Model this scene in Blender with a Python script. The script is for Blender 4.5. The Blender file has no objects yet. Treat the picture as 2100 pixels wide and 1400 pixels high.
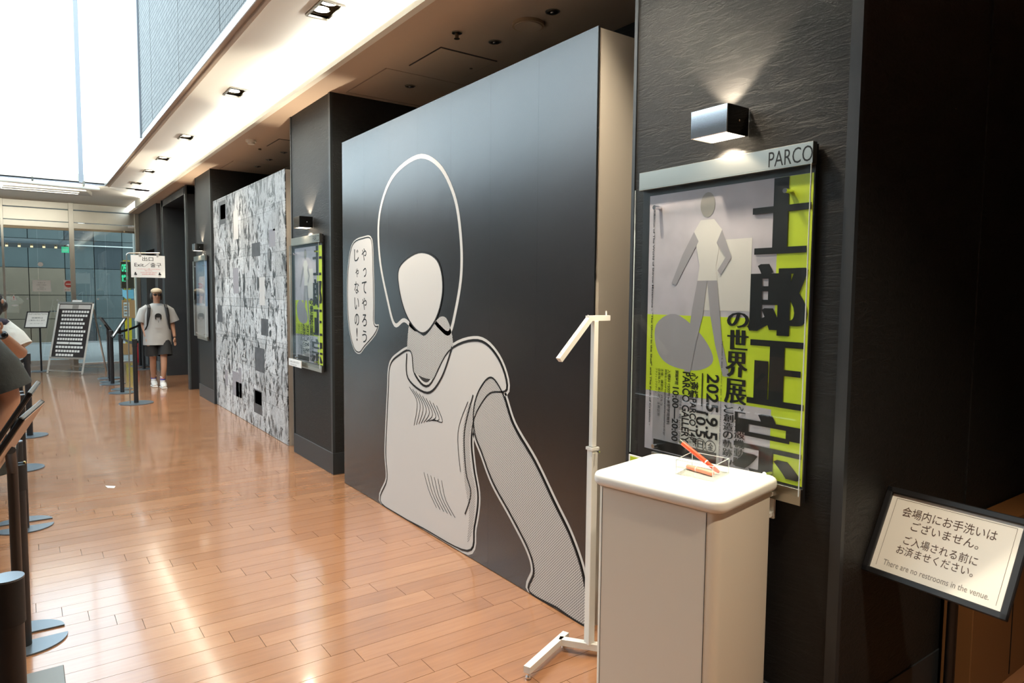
import bpy, bmesh, math, random
from mathutils import Vector, Matrix
random.seed(7)
C = bpy.context.scene.collection
SC = bpy.context.scene

# ------------------------------------------------------------------ camera
cam_d = bpy.data.cameras.new('camera'); cam = bpy.data.objects.new('camera', cam_d); C.objects.link(cam)
Rv, Uv, Fv = Vector((0.8128, -0.5824, 0.0092)), Vector((0.0333, 0.0622, 0.9975)), Vector((0.5815, 0.8106, -0.0699))
Rv.normalize(); Fv = (Fv - Rv * Fv.dot(Rv)).normalized(); Uv = Rv.cross(Fv)
M = Matrix((Rv, Uv, -Fv)).transposed().to_4x4(); M.translation = (0, 0, 1.68)
cam.matrix_world = M
cam_d.sensor_width = 36; cam_d.lens = 24; cam_d.clip_start = 0.02; cam_d.clip_end = 200
SC.camera = cam

# ------------------------------------------------------------------ sky and exposure
W = bpy.data.worlds.new('sky'); SC.world = W; W.use_nodes = True
bg = W.node_tree.nodes['Background']
bg.inputs[0].default_value = (0.80, 0.93, 1.0, 1); bg.inputs[1].default_value = 5.2
SC.view_settings.view_transform = 'Standard'; SC.view_settings.look = 'None'
SC.view_settings.exposure = 0.0; SC.view_settings.gamma = 1; SC.view_settings.use_curve_mapping = False
LIGHTS = []
def light(kind, name, loc, energy, color, rot=(0, 0, 0), **kw):
    d = bpy.data.lights.new(name, kind); d.energy = energy; d.color = color
    for k, v in kw.items(): setattr(d, k, v)
    o = bpy.data.objects.new(name, d); o.location = loc; o.rotation_euler = rot; C.objects.link(o); return o
WARM = (1.0, 0.86, 0.66)
def portal(name, loc, rot, sx, sy):
    o = light('AREA', name, loc, 1, (1, 1, 1), rot, shape='RECTANGLE', size=sx, size_y=sy)
    o.data.cycles.is_portal = True
portal('window_portal', (-1.3, 14.75, 6.3), (math.radians(-90), 0, 0), 5.4, 5.4)
portal('window_portal', (-4.08, 8.8, 6.3), (0, math.radians(-90), 0), 5.4, 11.6)
portal('roof_portal', (-1.3, 8.8, 9.05), (0, 0, 0), 5.3, 11.6)
# hidden strip along the top of the fascia, washing the cream ceiling
light('AREA', 'cove_strip_light', (1.985, 8.6, 3.49), 330, (1.0, 0.95, 0.84), (math.radians(180), 0, 0), shape='RECTANGLE', size=0.03, size_y=14.6)
DOWN_Y = [-0.13, 2.23, 4.59, 6.95, 9.32, 11.03, 12.34, 13.82]
for i, y in enumerate(DOWN_Y):
    light('SPOT', 'downlight_beam', (1.725, y, 3.55), 300 if i < 3 else 110, WARM, (0, 0, 0), spot_size=math.radians(95), spot_blend=0.7, shadow_soft_size=0.05)
SC['note'] = ''
del SC['note']

# ------------------------------------------------------------------ materials
MATS = {}
def mat(name, col, rough=0.5, metal=0.0, spec=0.5, emit=None, es=0, bump=None, coat=0.0, var=None):
    m = bpy.data.materials.new(name); m.use_nodes = True; nt = m.node_tree; b = nt.nodes['Principled BSDF']
    b.inputs['Base Color'].default_value = (*col, 1); b.inputs['Roughness'].default_value = rough
    b.inputs['Metallic'].default_value = metal; b.inputs['Specular IOR Level'].default_value = spec
    b.inputs['Coat Weight'].default_value = coat; b.inputs['Coat Roughness'].default_value = 0.08
    if emit: b.inputs['Emission Color'].default_value = (*emit, 1); b.inputs['Emission Strength'].default_value = es
    if bump or var:
        tc = nt.nodes.new('ShaderNodeTexCoord'); n = nt.nodes.new('ShaderNodeTexNoise')
        sc = (bump or var)[0]; n.inputs['Scale'].default_value = sc; n.inputs['Detail'].default_value = 5
        nt.links.new(tc.outputs['Object'], n.inputs['Vector'])
        if bump:
            bp = nt.nodes.new('ShaderNodeBump'); bp.inputs['Strength'].default_value = bump[1]; bp.inputs['Distance'].default_value = bump[2]
            nt.links.new(n.outputs['Fac'], bp.inputs['Height']); nt.links.new(bp.outputs['Normal'], b.inputs['Normal'])
        if var:
            mx = nt.nodes.new('ShaderNodeMix'); mx.data_type = 'RGBA'
            mx.inputs[6].default_value = (*[c * (1 - var[1]) for c in col], 1); mx.inputs[7].default_value = (*[min(1, c * (1 + var[1])) for c in col], 1)
            nt.links.new(n.outputs['Fac'], mx.inputs[0]); nt.links.new(mx.outputs[2], b.inputs['Base Color'])
    MATS[name] = m; return m
def nd(nt, t, **kw):
    n = nt.nodes.new(t)
    for k, v in kw.items(): setattr(n, k, v)
    return n
def mth(nt, op, a, b=None, c=None):
    n = nt.nodes.new('ShaderNodeMath'); n.operation = op
    for i, v in enumerate((a, b, c)):
        if v is None: continue
        if isinstance(v, (int, float)): n.inputs[i].default_value = v
        else: nt.links.new(v, n.inputs[i])
    return n.outputs[0]
def ramp(nt, fac, stops, interp='LINEAR'):
    r = nt.nodes.new('ShaderNodeValToRGB'); r.color_ramp.interpolation = interp
    el = r.color_ramp.elements
    while len(el) < len(stops): el.new(0.5)
    for e, (p, c) in zip(el, stops): e.position = p; e.color = (*c, 1)
    nt.links.new(fac, r.inputs[0]); return r.outputs[0]
def glass(name, tint, f0=0.04, rough=0.0):
    m = bpy.data.materials.new(name); m.use_nodes = True; nt = m.node_tree; nt.nodes.clear()
    o = nd(nt, 'ShaderNodeOutputMaterial'); mx = nd(nt, 'ShaderNodeMixShader'); t = nd(nt, 'ShaderNodeBsdfTransparent'); g = nd(nt, 'ShaderNodeBsdfGlossy')
    lw = nd(nt, 'ShaderNodeLayerWeight'); lw.inputs['Blend'].default_value = 0.5
    t.inputs[0].default_value = (*tint, 1); g.inputs['Roughness'].default_value = rough
    fac = mth(nt, 'ADD', mth(nt, 'MULTIPLY', mth(nt, 'POWER', lw.outputs['Facing'], 5.0), 0.9), f0)
    nt.links.new(fac, mx.inputs[0]); nt.links.new(t.outputs[0], mx.inputs[1]); nt.links.new(g.outputs[0], mx.inputs[2]); nt.links.new(mx.outputs[0], o.inputs[0])
    return m

white_metal = mat('white painted metal', (0.86, 0.83, 0.76), 0.35)
black_metal = mat('black powder coat', (0.012, 0.012, 0.014), 0.42)
black_plain = mat('black matt paint', (0.008, 0.008, 0.009), 0.6)
black_trim = mat('charcoal trim paint', (0.022, 0.025, 0.028), 0.45)
steel = mat('brushed stainless steel', (0.52, 0.50, 0.44), 0.28, 1.0, bump=(3, 0.02, 0.01))
steel_dark = mat('bronze anodised metal', (0.20, 0.16, 0.11), 0.35, 1.0)
dark_polish = mat('dark polished metal', (.18, .17, .15), .12, 1.0)
chrome = mat('chrome', (0.82, 0.83, 0.85), 0.07, 1.0)
alu = mat('satin aluminium', (0.80, 0.80, 0.76), 0.3, 0.8)
brass = mat('brass', (0.72, 0.55, 0.25), 0.25, 1.0)
cream = mat('cream ceiling paint', (0.90, 0.92, 0.88), 0.7, var=(1.2, 0.03))
cream2 = mat('cream fascia paint', (0.84, 0.82, 0.73), 0.6)
brown_soffit = mat('beige soffit paint', (0.56, 0.43, 0.32), 0.8, var=(0.8, 0.06))
hatch_m = mat('hatch seam dark', (0.03, 0.025, 0.02), 0.7)
beige_board = mat('beige painted board', (0.62, 0.56, 0.47), 0.6)
rail_m = mat('taupe rail paint', (0.50, 0.42, 0.34), 0.5)
ink = mat('black print ink', (0.008, 0.008, 0.008), 0.5, spec=0.3)
ink_brown = mat('brown grey print ink', (0.10, 0.06, 0.045), 0.6)
ink_grey = mat('grey print ink', (0.28, 0.26, 0.24), 0.6)
red_ink = mat('red print ink', (0.65, 0.10, 0.08), 0.6)
paper = mat('white paper', (0.86, 0.84, 0.80), 0.6)
paper_cream = mat('cream paper', (0.93, 0.90, 0.82), 0.45)
lime = mat('lime green print', (0.50, 0.62, 0.02), 0.45)
lilac = mat('pale lilac grey print', (0.46, 0.42, 0.46), 0.5, var=(9, .25))
print_light = mat('pale warm grey print', (0.58, 0.55, 0.52), 0.45)
print_mid = mat('mid grey print', (0.30, 0.28, 0.30), 0.5)
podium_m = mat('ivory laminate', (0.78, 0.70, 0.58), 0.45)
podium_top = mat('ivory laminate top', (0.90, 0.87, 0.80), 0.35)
disc_m = mat('grey blue steel plate', (0.16, 0.20, 0.24), 0.3, 0.6)
orange_p = mat('orange red plastic', (0.85, 0.09, 0.03), 0.35)
pink_p = mat('pale orange plastic', (0.95, 0.28, 0.16), 0.4)
skin_m = mat('skin', (0.44, 0.235, 0.15), 0.5)
skin_d = mat('lips', (0.33, 0.13, 0.09), 0.5)
hair_m = mat('black hair', (0.012, 0.010, 0.010), 0.5, bump=(60, 0.5, 0.01))
tee_m = mat('heather grey cotton', (0.36, 0.355, 0.345), 0.85, var=(220, 0.12))
shirt_w = mat('white cotton', (0.82, 0.78, 0.70), 0.8, bump=(5, 0.5, 0.06))
tee_dark = mat('dark charcoal cotton', (0.028, 0.032, 0.030), 0.85, bump=(5, 0.4, 0.05))
short_b = mat('black cotton', (0.008, 0.008, 0.009), 0.8)
cap_m = mat('sand coloured cap cotton', (0.42, 0.34, 0.24), 0.8)
shoe_m = mat('white leather', (0.75, 0.72, 0.68), 0.4)
sock_m = mat('white sock cotton', (0.75, 0.74, 0.74), 0.8)
blue_s = mat('blue stripe', (0.05, 0.05, 0.35), 0.8)
red_s = mat('red stripe', (0.5, 0.06, 0.06), 0.8)
navy = mat('navy webbing', (0.02, 0.02, 0.05), 0.6)
mdf = mat('beige sign backing', (0.52, 0.36, 0.26), 0.6)
lit_wall_m = mat('brown lit wall stand-in', (0.20, 0.085, 0.025), 0.5)  # lit tone of the wall put into this brown
floor_base = mat('dark joint', (0.10, 0.05, 0.025), 0.8)
lamp_w = mat('lamp glow', (1, 1, 1), 0.5, emit=(1.0, 0.90, 0.74), es=9)
lamp_s = mat('sconce glow', (1, 1, 1), 0.5, emit=(1.0, 0.86, 0.66), es=6)
lamp_far = mat('far lamp glow', (1, 0.8, 0.5), 0.5, emit=(1.0, 0.62, 0.25), es=3.0)
led_green = mat('green led glow', (0.1, 0.6, 0.3), 0.5, emit=(0.05, 0.9, 0.42), es=1.3)
exit_green = mat('green exit sign glow', (0.1, 0.6, 0.3), 0.5, emit=(0.05, 0.6, 0.3), es=0.6)
concrete = mat('street paving', (0.30, 0.30, 0.30), 0.8, var=(2, 0.1))
out_panel = mat('teal grey cladding', (0.07, 0.088, 0.088), 0.45, var=(1.5, 0.25))
out_dark = mat('dark cladding', (0.025, 0.035, 0.04), 0.5)
out_tan = mat('tan stone cladding', (0.17, 0.13, 0.09), 0.6, var=(2.2, 0.2))
yellow_m = mat('yellow board', (0.80, 0.60, 0.02), 0.5)
orange_b = mat('tan orange box', (0.60, 0.30, 0.12), 0.6)
blue_b = mat('sky blue board', (0.25, 0.60, 0.75), 0.5)
red_m = mat('red enamel', (0.60, 0.02, 0.03), 0.3)
facade = mat('white facade', (0.75, 0.76, 0.77), 0.7)
glass_clear = glass('clear glass', (0.93, 0.96, 0.97))
glass_teal = glass('teal tinted glass', (0.73, 0.785, 0.785), 0.05)
acrylic = glass('clear acrylic', (0.96, 0.98, 0.98), 0.02, 0.02)
acrylic_edge = mat('acrylic edge', (0.70, 0.78, 0.78), 0.15, 0.0, 0.8)
dark_lens = mat('dark lens', (0.01, 0.01, 0.012), 0.1)

def plaster(name, col, rough, strength, dist=0.02, spec=0.5):
    m = mat(name, col, rough, spec=spec); nt = m.node_tree; b = nt.nodes['Principled BSDF']
    tc = nd(nt, 'ShaderNodeTexCoord'); mp = nd(nt, 'ShaderNodeMapping'); mp.inputs['Rotation'].default_value = (math.radians(-22), 0, 0); mp.inputs['Scale'].default_value = (9, 4.5, 26)
    n = nd(nt, 'ShaderNodeTexNoise'); n.inputs['Scale'].default_value = 1.7; n.inputs['Detail'].default_value = 7; n.inputs['Roughness'].default_value = 0.62; n.inputs['Distortion'].default_value = 0.9
    nt.links.new(tc.outputs['Object'], mp.inputs[0]); nt.links.new(mp.outputs[0], n.inputs['Vector'])
    n2 = nd(nt, 'ShaderNodeTexNoise'); n2.inputs['Scale'].default_value = 120; nt.links.new(tc.outputs['Object'], n2.inputs['Vector'])
    rid = mth(nt, 'SUBTRACT', 1.0, mth(nt, 'MULTIPLY', mth(nt, 'ABSOLUTE', mth(nt, 'SUBTRACT', n.outputs['Fac'], 0.5)), 6.0))
    h = mth(nt, 'ADD', mth(nt, 'MULTIPLY', rid, 0.35), mth(nt, 'MULTIPLY', n2.outputs['Fac'], 0.25)); h = mth(nt, 'ADD', h, n.outputs['Fac'])
    bp = nd(nt, 'ShaderNodeBump'); bp.inputs['Strength'].default_value = strength; bp.inputs['Distance'].default_value = dist
    nt.links.new(h, bp.inputs['Height']); nt.links.new(bp.outputs[0], b.inputs['Normal'])
    return m
plaster_m = plaster('black trowelled plaster', (0.010, 0.0095, 0.009), 0.52, 0.32, 0.0055, 0.30)
plaster_side = plaster('black trowelled plaster in the recess', (0.010, 0.009, 0.008), 0.50, 0.5, 0.010)

# mural print: satin black vinyl
mural_black = mat('satin black vinyl', (0.013, 0.011, 0.011), 0.25, spec=1.0, bump=(1.6, 0.06, 0.03))
# halftone print
def halftone(name, light_c, dark_c, pitch, thr):
    m = mat(name, light_c, 0.45); nt = m.node_tree; b = nt.nodes['Principled BSDF']
    tc = nd(nt, 'ShaderNodeTexCoord'); sp = nd(nt, 'ShaderNodeSeparateXYZ'); nt.links.new(tc.outputs['Object'], sp.inputs[0])
    k = 2 * math.pi / pitch
    a = mth(nt, 'ADD', sp.outputs[1], sp.outputs[2]); c = mth(nt, 'SUBTRACT', sp.outputs[1], sp.outputs[2])
    s = mth(nt, 'ADD', mth(nt, 'SINE', mth(nt, 'MULTIPLY', a, k * 0.7071)), mth(nt, 'SINE', mth(nt, 'MULTIPLY', c, k * 0.7071)))
    col = ramp(nt, mth(nt, 'ADD', mth(nt, 'MULTIPLY', s, 0.25), 0.5), [(0, light_c), (thr, dark_c)], 'CONSTANT')
    nt.links.new(col, b.inputs['Base Color']); return m
half_m = halftone('halftone dot print', (0.58, 0.55, 0.52), (0.03, 0.025, 0.022), 0.011, 0.64)

# collage print: rectangular pale and dark plates with brushy marks
def collage():
    m = mat('black and white collage print', (0.5, 0.5, 0.5), 0.4); nt = m.node_tree; b = nt.nodes['Principled BSDF']
    tc = nd(nt, 'ShaderNodeTexCoord'); sp = nd(nt, 'ShaderNodeSeparateXYZ'); nt.links.new(tc.outputs['Object'], sp.inputs[0])
    cb = nd(nt, 'ShaderNodeCombineXYZ'); nt.links.new(sp.outputs[1], cb.inputs[0]); nt.links.new(sp.outputs[2], cb.inputs[1])
    def bricks(w, h, off, c1, c2):
        br = nd(nt, 'ShaderNodeTexBrick'); br.inputs['Scale'].default_value = 1; br.inputs['Brick Width'].default_value = w; br.inputs['Row Height'].default_value = h
        br.inputs['Mortar Size'].default_value = 0.004; br.inputs['Color1'].default_value = (c1, c1, c1, 1); br.inputs['Color2'].default_value = (c2, c2, c2, 1)
        br.inputs['Mortar'].default_value = (0.15, 0.15, 0.15, 1); br.offset = off; br.squash = 0.7; br.squash_frequency = 3; br.offset_frequency = 2
        nt.links.new(cb.outputs[0], br.inputs['Vector']); return br.outputs['Color']
    b1 = bricks(0.62, 0.37, 0.37, 0.85, 0.42); b2 = bricks(0.27, 0.53, 0.61, 0.80, 0.40)
    n = nd(nt, 'ShaderNodeTexNoise'); n.inputs['Scale'].default_value = 3.6; n.inputs['Detail'].default_value = 8; n.inputs['Roughness'].default_value = 0.72; n.inputs['Distortion'].default_value = 1.6
    mp = nd(nt, 'ShaderNodeMapping'); mp.inputs['Scale'].default_value = (1.7, 0.9, 1); nt.links.new(cb.outputs[0], mp.inputs[0]); nt.links.new(mp.outputs[0], n.inputs['Vector'])
    marks = ramp(nt, n.outputs['Fac'], [(0.42, (0.04, 0.04, 0.04)), (0.455, (0.25, 0.25, 0.25)), (0.48, (0.8, 0.8, 0.8)), (0.56, (1, 1, 1)), (0.60, (0.45, 0.45, 0.45)), (0.62, (1, 1, 1))])
    v = nd(nt, 'ShaderNodeTexVoronoi', feature='DISTANCE_TO_EDGE'); v.inputs['Scale'].default_value = 9; nt.links.new(n.outputs['Color'], v.inputs['Vector'])
    lines = ramp(nt, v.outputs['Distance'], [(0.0, (0.2, 0.2, 0.2)), (0.04, (1, 1, 1))])
    def mul(a, c):
        x = nd(nt, 'ShaderNodeMix', data_type='RGBA', blend_type='MULTIPLY'); x.inputs[0].default_value = 1
        nt.links.new(a, x.inputs[6]); nt.links.new(c, x.inputs[7]); return x.outputs[2]
    g = nd(nt, 'ShaderNodeMix', data_type='RGBA'); g.inputs[0].default_value = 0.5; nt.links.new(b1, g.inputs[6]); nt.links.new(b2, g.inputs[7])
    nt.links.new(mul(mul(g.outputs[2], marks), lines), b.inputs['Base Color']); return m
collage_m = collage()

# wooden boards
BW, BL = 0.1285, 0.91
def off(r): return ((-r * 0.121) % 1.0) * BL
def board_mat():
    m = mat('varnished cherry boards', (0.5, 0.24, 0.1), 0.2, spec=0.9, coat=0.5); nt = m.node_tree; b = nt.nodes['Principled BSDF']
    g = nd(nt, 'ShaderNodeNewGeometry'); sp = nd(nt, 'ShaderNodeSeparateXYZ'); nt.links.new(g.outputs['Position'], sp.inputs[0])
    row = mth(nt, 'FLOOR', mth(nt, 'DIVIDE', sp.outputs[1], BW))
    o = mth(nt, 'MULTIPLY', mth(nt, 'FLOORED_MODULO', mth(nt, 'MULTIPLY', row, -0.121), 1.0), BL)
    k = mth(nt, 'FLOOR', mth(nt, 'DIVIDE', mth(nt, 'SUBTRACT', sp.outputs[0], o), BL))
    cb = nd(nt, 'ShaderNodeCombineXYZ'); nt.links.new(row, cb.inputs[0]); nt.links.new(k, cb.inputs[1])
    wn = nd(nt, 'ShaderNodeTexWhiteNoise', noise_dimensions='2D'); nt.links.new(cb.outputs[0], wn.inputs['Vector'])
    mp = nd(nt, 'ShaderNodeMapping'); mp.inputs['Scale'].default_value = (2.2, 26, 1); nt.links.new(g.outputs['Position'], mp.inputs[0])
    n = nd(nt, 'ShaderNodeTexNoise'); n.inputs['Scale'].default_value = 1.5; n.inputs['Detail'].default_value = 6; n.inputs['Distortion'].default_value = 0.5; nt.links.new(mp.outputs[0], n.inputs['Vector'])
    f = mth(nt, 'ADD', mth(nt, 'MULTIPLY', wn.outputs['Value'], 0.40), mth(nt, 'MULTIPLY', n.outputs['Fac'], 0.60))
    col = ramp(nt, f, [(0.1, (0.26, 0.115, 0.054)), (0.5, (0.32, 0.146, 0.068)), (0.9, (0.39, 0.190, 0.092))])
    nt.links.new(col, b.inputs['Base Color'])
    n3 = nd(nt, 'ShaderNodeTexNoise'); n3.inputs['Scale'].default_value = 3.5; n3.inputs['Detail'].default_value = 4; nt.links.new(g.outputs['Position'], n3.inputs['Vector'])
    r = mth(nt, 'ADD', 0.13, mth(nt, 'MULTIPLY', n3.outputs['Fac'], 0.16)); nt.links.new(r, b.inputs['Roughness'])
    bp = nd(nt, 'ShaderNodeBump'); bp.inputs['Strength'].default_value = 0.05; bp.inputs['Distance'].default_value = 0.01; nt.links.new(n3.outputs['Fac'], bp.inputs['Height']); nt.links.new(bp.outputs[0], b.inputs['Normal'])
    return m
board_m = board_mat()

def tile_mat():
    m = mat('pale mosaic tile', (0.6, 0.64, 0.66), 0.6, spec=0.15); nt = m.node_tree; b = nt.nodes['Principled BSDF']
    g = nd(nt, 'ShaderNodeNewGeometry'); sp = nd(nt, 'ShaderNodeSeparateXYZ'); nt.links.new(g.outputs['Position'], sp.inputs[0])
    cb = nd(nt, 'ShaderNodeCombineXYZ'); nt.links.new(sp.outputs[1], cb.inputs[0]); nt.links.new(sp.outputs[2], cb.inputs[1])
    br = nd(nt, 'ShaderNodeTexBrick'); br.offset = 0; br.inputs['Scale'].default_value = 1; br.inputs['Brick Width'].default_value = 0.05; br.inputs['Row Height'].default_value = 0.05
    br.inputs['Mortar Size'].default_value = 0.0035; br.inputs['Color1'].default_value = (0.36, 0.37, 0.37, 1); br.inputs['Color2'].default_value = (0.27, 0.285, 0.285, 1); br.inputs['Mortar'].default_value = (0.03, 0.036, 0.04, 1)
    nt.links.new(cb.outputs[0], br.inputs['Vector']); nt.links.new(br.outputs['Color'], b.inputs['Base Color'])
    bp = nd(nt, 'ShaderNodeBump'); bp.inputs['Strength'].default_value = 0.4; bp.inputs['Distance'].default_value = 0.004; bp.invert = True
    nt.links.new(br.outputs['Fac'], bp.inputs['Height']); nt.links.new(bp.outputs[0], b.inputs['Normal']); return m
tile_m = tile_mat()

# ------------------------------------------------------------------ mesh helpers
class MB:
    def __init__(s): s.bm = bmesh.new()
    def box(s, x0, x1, y0, y1, z0, z1, bev=0.0, seg=2):
        t = bmesh.new(); bmesh.ops.create_cube(t, size=1)
        for v in t.verts: v.co = Vector(((x0 + x1) / 2 + v.co.x * (x1 - x0), (y0 + y1) / 2 + v.co.y * (y1 - y0), (z0 + z1) / 2 + v.co.z * (z1 - z0)))
        if bev: bmesh.ops.bevel(t, geom=t.edges[:], offset=bev, segments=seg, affect='EDGES', profile=0.5)
        s.merge(t); return s
    def merge(s, t):
        me = bpy.data.meshes.new('tmp'); t.to_mesh(me); t.free(); s.bm.from_mesh(me); bpy.data.meshes.remove(me)
    def quad(s, pts):
        s.bm.faces.new([s.bm.verts.new(p) for p in pts]); return s
    def prism(s, pts, d):          # polygon extruded by vector d
        d = Vector(d); a = [s.bm.verts.new(p) for p in pts]; b = [s.bm.verts.new(Vector(p) + d) for p in pts]
        s.bm.faces.new(a); s.bm.faces.new(b[::-1])
        for i in range(len(a)): j = (i + 1) % len(a); s.bm.faces.new((a[i], b[i], b[j], a[j]))
        bmesh.ops.recalc_face_normals(s.bm, faces=s.bm.faces[:]); return s
    def tube(s, path, r, n=14, cap=True, radii=None):
        P = [Vector(p) for p in path]; rings = []
        up = None
        for i, p in enumerate(P):
            d = (P[min(i + 1, len(P) - 1)] - P[max(i - 1, 0)]).normalized()
            if up is None:
                up = Vector((0, 0, 1)) if abs(d.z) < 0.9 else Vector((0, -1, 0))
            a = d.cross(up).normalized(); bb = a.cross(d).normalized(); up = bb
            rr = radii[i] if radii else r
            rx, ry = rr if isinstance(rr, tuple) else (rr, rr)
            rings.append([s.bm.verts.new(p + a * rx * math.cos(2 * math.pi * k / n) + bb * ry * math.sin(2 * math.pi * k / n)) for k in range(n)])
        for q in range(len(rings) - 1):
            for k in range(n):
                s.bm.faces.new((rings[q][k], rings[q][(k + 1) % n], rings[q + 1][(k + 1) % n], rings[q + 1][k]))
        if cap: s.bm.faces.new(rings[0][::-1]); s.bm.faces.new(rings[-1])
        return s
    def bar(s, a, b, w, h=None):     # square section bar
        h = h or w; a = Vector(a); b = Vector(b); d = (b - a).normalized()
        up = Vector((0, 0, 1)) if abs(d.z) < 0.95 else Vector((1, 0, 0))
        x = d.cross(up).normalized() * w / 2; y = x.cross(d).normalized() * h / 2
        v = [s.bm.verts.new(p + i * x + j * y) for p in (a, b) for i, j in ((-1, -1), (1, -1), (1, 1), (-1, 1))]
        for f in ((3, 2, 1, 0), (4, 5, 6, 7), (0, 1, 5, 4), (1, 2, 6, 5), (2, 3, 7, 6), (3, 0, 4, 7)): s.bm.faces.new([v[i] for i in f])
        return s
    def disc(s, c, r, h, n=36, ry=None, a0=0, a1=2 * math.pi):
        ry = ry or r; full = abs(a1 - a0 - 2 * math.pi) < 1e-6
        m = n if full else n + 1
        pts = [(c[0] + r * math.cos(a0 + (a1 - a0) * k / n), c[1] + ry * math.sin(a0 + (a1 - a0) * k / n), c[2]) for k in range(m)]
        return s.prism(pts, (0, 0, h))
    def ell(s, c, rx, ry, rz, u=16, v=12, rot=None):
        t = bmesh.new(); bmesh.ops.create_uvsphere(t, u_segments=u, v_segments=v, radius=1)
        for q in t.verts:
            p = Vector((q.co.x * rx, q.co.y * ry, q.co.z * rz))
            if rot: p = rot @ p
            q.co = p + Vector(c)
        s.merge(t); return s
    def build(s, name, m, parent=None, smooth=False, xf=None):
        me = bpy.data.meshes.new(name)
        if xf is not None: bmesh.ops.transform(s.bm, matrix=xf, verts=s.bm.verts)
        if parent is not None and parent.get('_w'):
            l = Vector(parent['_w']); bmesh.ops.translate(s.bm, vec=-l, verts=s.bm.verts)
        if smooth:
            for f in s.bm.faces: f.smooth = True
        s.bm.normal_update(); s.bm.to_mesh(me); s.bm.free(); me.materials.append(m)
        if smooth:
            try: me.set_sharp_from_angle(angle=math.radians(40))
            except Exception: pass
        o = bpy.data.objects.new(name, me); C.objects.link(o)
        if parent is not None:
            o.parent = parent
            if parent.get('_w'): o['_w'] = parent['_w']
        return o
def tag(o, label=None, cat=None, group=None, kind=None):
    for k, v in (('label', label), ('category', cat), ('group', group), ('kind', kind)):
        if v: o[k] = v
    return o
def thing(name, loc, label, cat, group=None, kind=None):
    o = bpy.data.objects.new(name, None); C.objects.link(o); o.location = loc; o['_w'] = tuple(float(v) for v in loc)
    o.empty_display_size = 0.1
    return tag(o, label, cat, group, kind)
def BOX(name, m, parent, *a, **k): return MB().box(*a, **k).build(name, m, parent)
def text(parent, body, m, o, right, up, box, bold=0.0, name='lettering', align=None, hs=0.0):
    """Flat lettering that fills box=(w,h) from lower-left corner o, along right / up."""
    c = bpy.data.curves.new('lettering', 'FONT'); c.body = body; c.offset = bold; c.resolution_u = 3
    if align: c.align_x = align
    t = bpy.data.objects.new('lettering', c); C.objects.link(t); bpy.context.view_layer.update()
    me = bpy.data.meshes.new_from_object(t); bpy.data.objects.remove(t); bpy.data.curves.remove(c)
    xs = [v.co.x for v in me.vertices]; ys = [v.co.y for v in me.vertices]
    x0, x1, y0, y1 = min(xs), max(xs), min(ys), max(ys)
    sx = box[0] / (x1 - x0) if box[0] else box[1] / (y1 - y0); sy = box[1] / (y1 - y0) if box[1] else sx
    R_, U_, O_ = Vector(right).normalized(), Vector(up).normalized(), Vector(o)
    base = Vector(parent['_w']) if parent.get('_w') else Vector()
    if hs:
        w_ = (x1 - x0) * sx; sx *= (w_ - 2 * hs) / w_; O_ = O_ + R_ * hs
    for v in me.vertices: v.co = O_ + R_ * (v.co.x - x0) * sx + U_ * (v.co.y - y0) * sy - base
    if hs:        # broad upright strokes, thin level ones
        bm = bmesh.new(); N_ = R_.cross(U_)
        for k in range(7):
            n0 = len(bm.verts); bm.from_mesh(me); bm.verts.ensure_lookup_table()
            for v in bm.verts[n0:]: v.co += R_ * hs * (k - 3) / 3 + N_ * 0.00006 * k
        bm.to_mesh(me); bm.free()
    me.materials.clear(); me.materials.append(m); me.name = name
    q = bpy.data.objects.new(name, me); C.objects.link(q); q.parent = parent
    if parent.get('_w'): q['_w'] = parent['_w']
    return q
def smooth_loop(pts, n=6, closed=True):
    out = []; N = len(pts)
    for i in range(N if closed else N - 1):
        p0, p1, p2, p3 = (pts[(i - 1) % N] if closed or i else pts[0]), pts[i], pts[(i + 1) % N], (pts[(i + 2) % N] if closed or i + 2 < N else pts[-1])
        for k in range(n):
            t = k / n
            out.append(tuple(0.5 * (2 * p1[j] + (p2[j] - p0[j]) * t + (2 * p0[j] - 5 * p1[j] + 4 * p2[j] - p3[j]) * t * t + (3 * p1[j] - p0[j] - 3 * p2[j] + p3[j]) * t ** 3) for j in range(len(p1))))
    return out
def on_plane(x, pts): return [(x, p[0], p[1]) for p in pts]
def flat_shape(name, m, parent, x, pts, thick=0.0006): return MB().prism(on_plane(x, pts), (-thick, 0, 0)).build(name, m, parent)
def ribbon(name, m, parent, x, pts, w, closed=True, thick=0.0006, zmin=None):
    mb = MB(); N = len(pts); L = []
    for i, p in enumerate(pts):
        a = pts[i - 1] if (closed or i) else pts[0]; b = pts[(i + 1) % N] if (closed or i < N - 1) else pts[-1]
        d = Vector((b[0] - a[0], b[1] - a[1])); d = d.normalized() if d.length else Vector((1, 0)); n = Vector((-d.y, d.x)) * w / 2
        zz = lambda z: max(z, zmin) if zmin is not None else z
        L.append((mb.bm.verts.new((x - thick, p[0] + n.x, zz(p[1] + n.y))), mb.bm.verts.new((x - thick, p[0] - n.x, zz(p[1] - n.y)))))
    for i in range(N if closed else N - 1):
        j = (i + 1) % N; mb.bm.faces.new((L[i][0], L[j][0], L[j][1], L[i][1]))
    return mb.build(name, m, parent)

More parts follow.
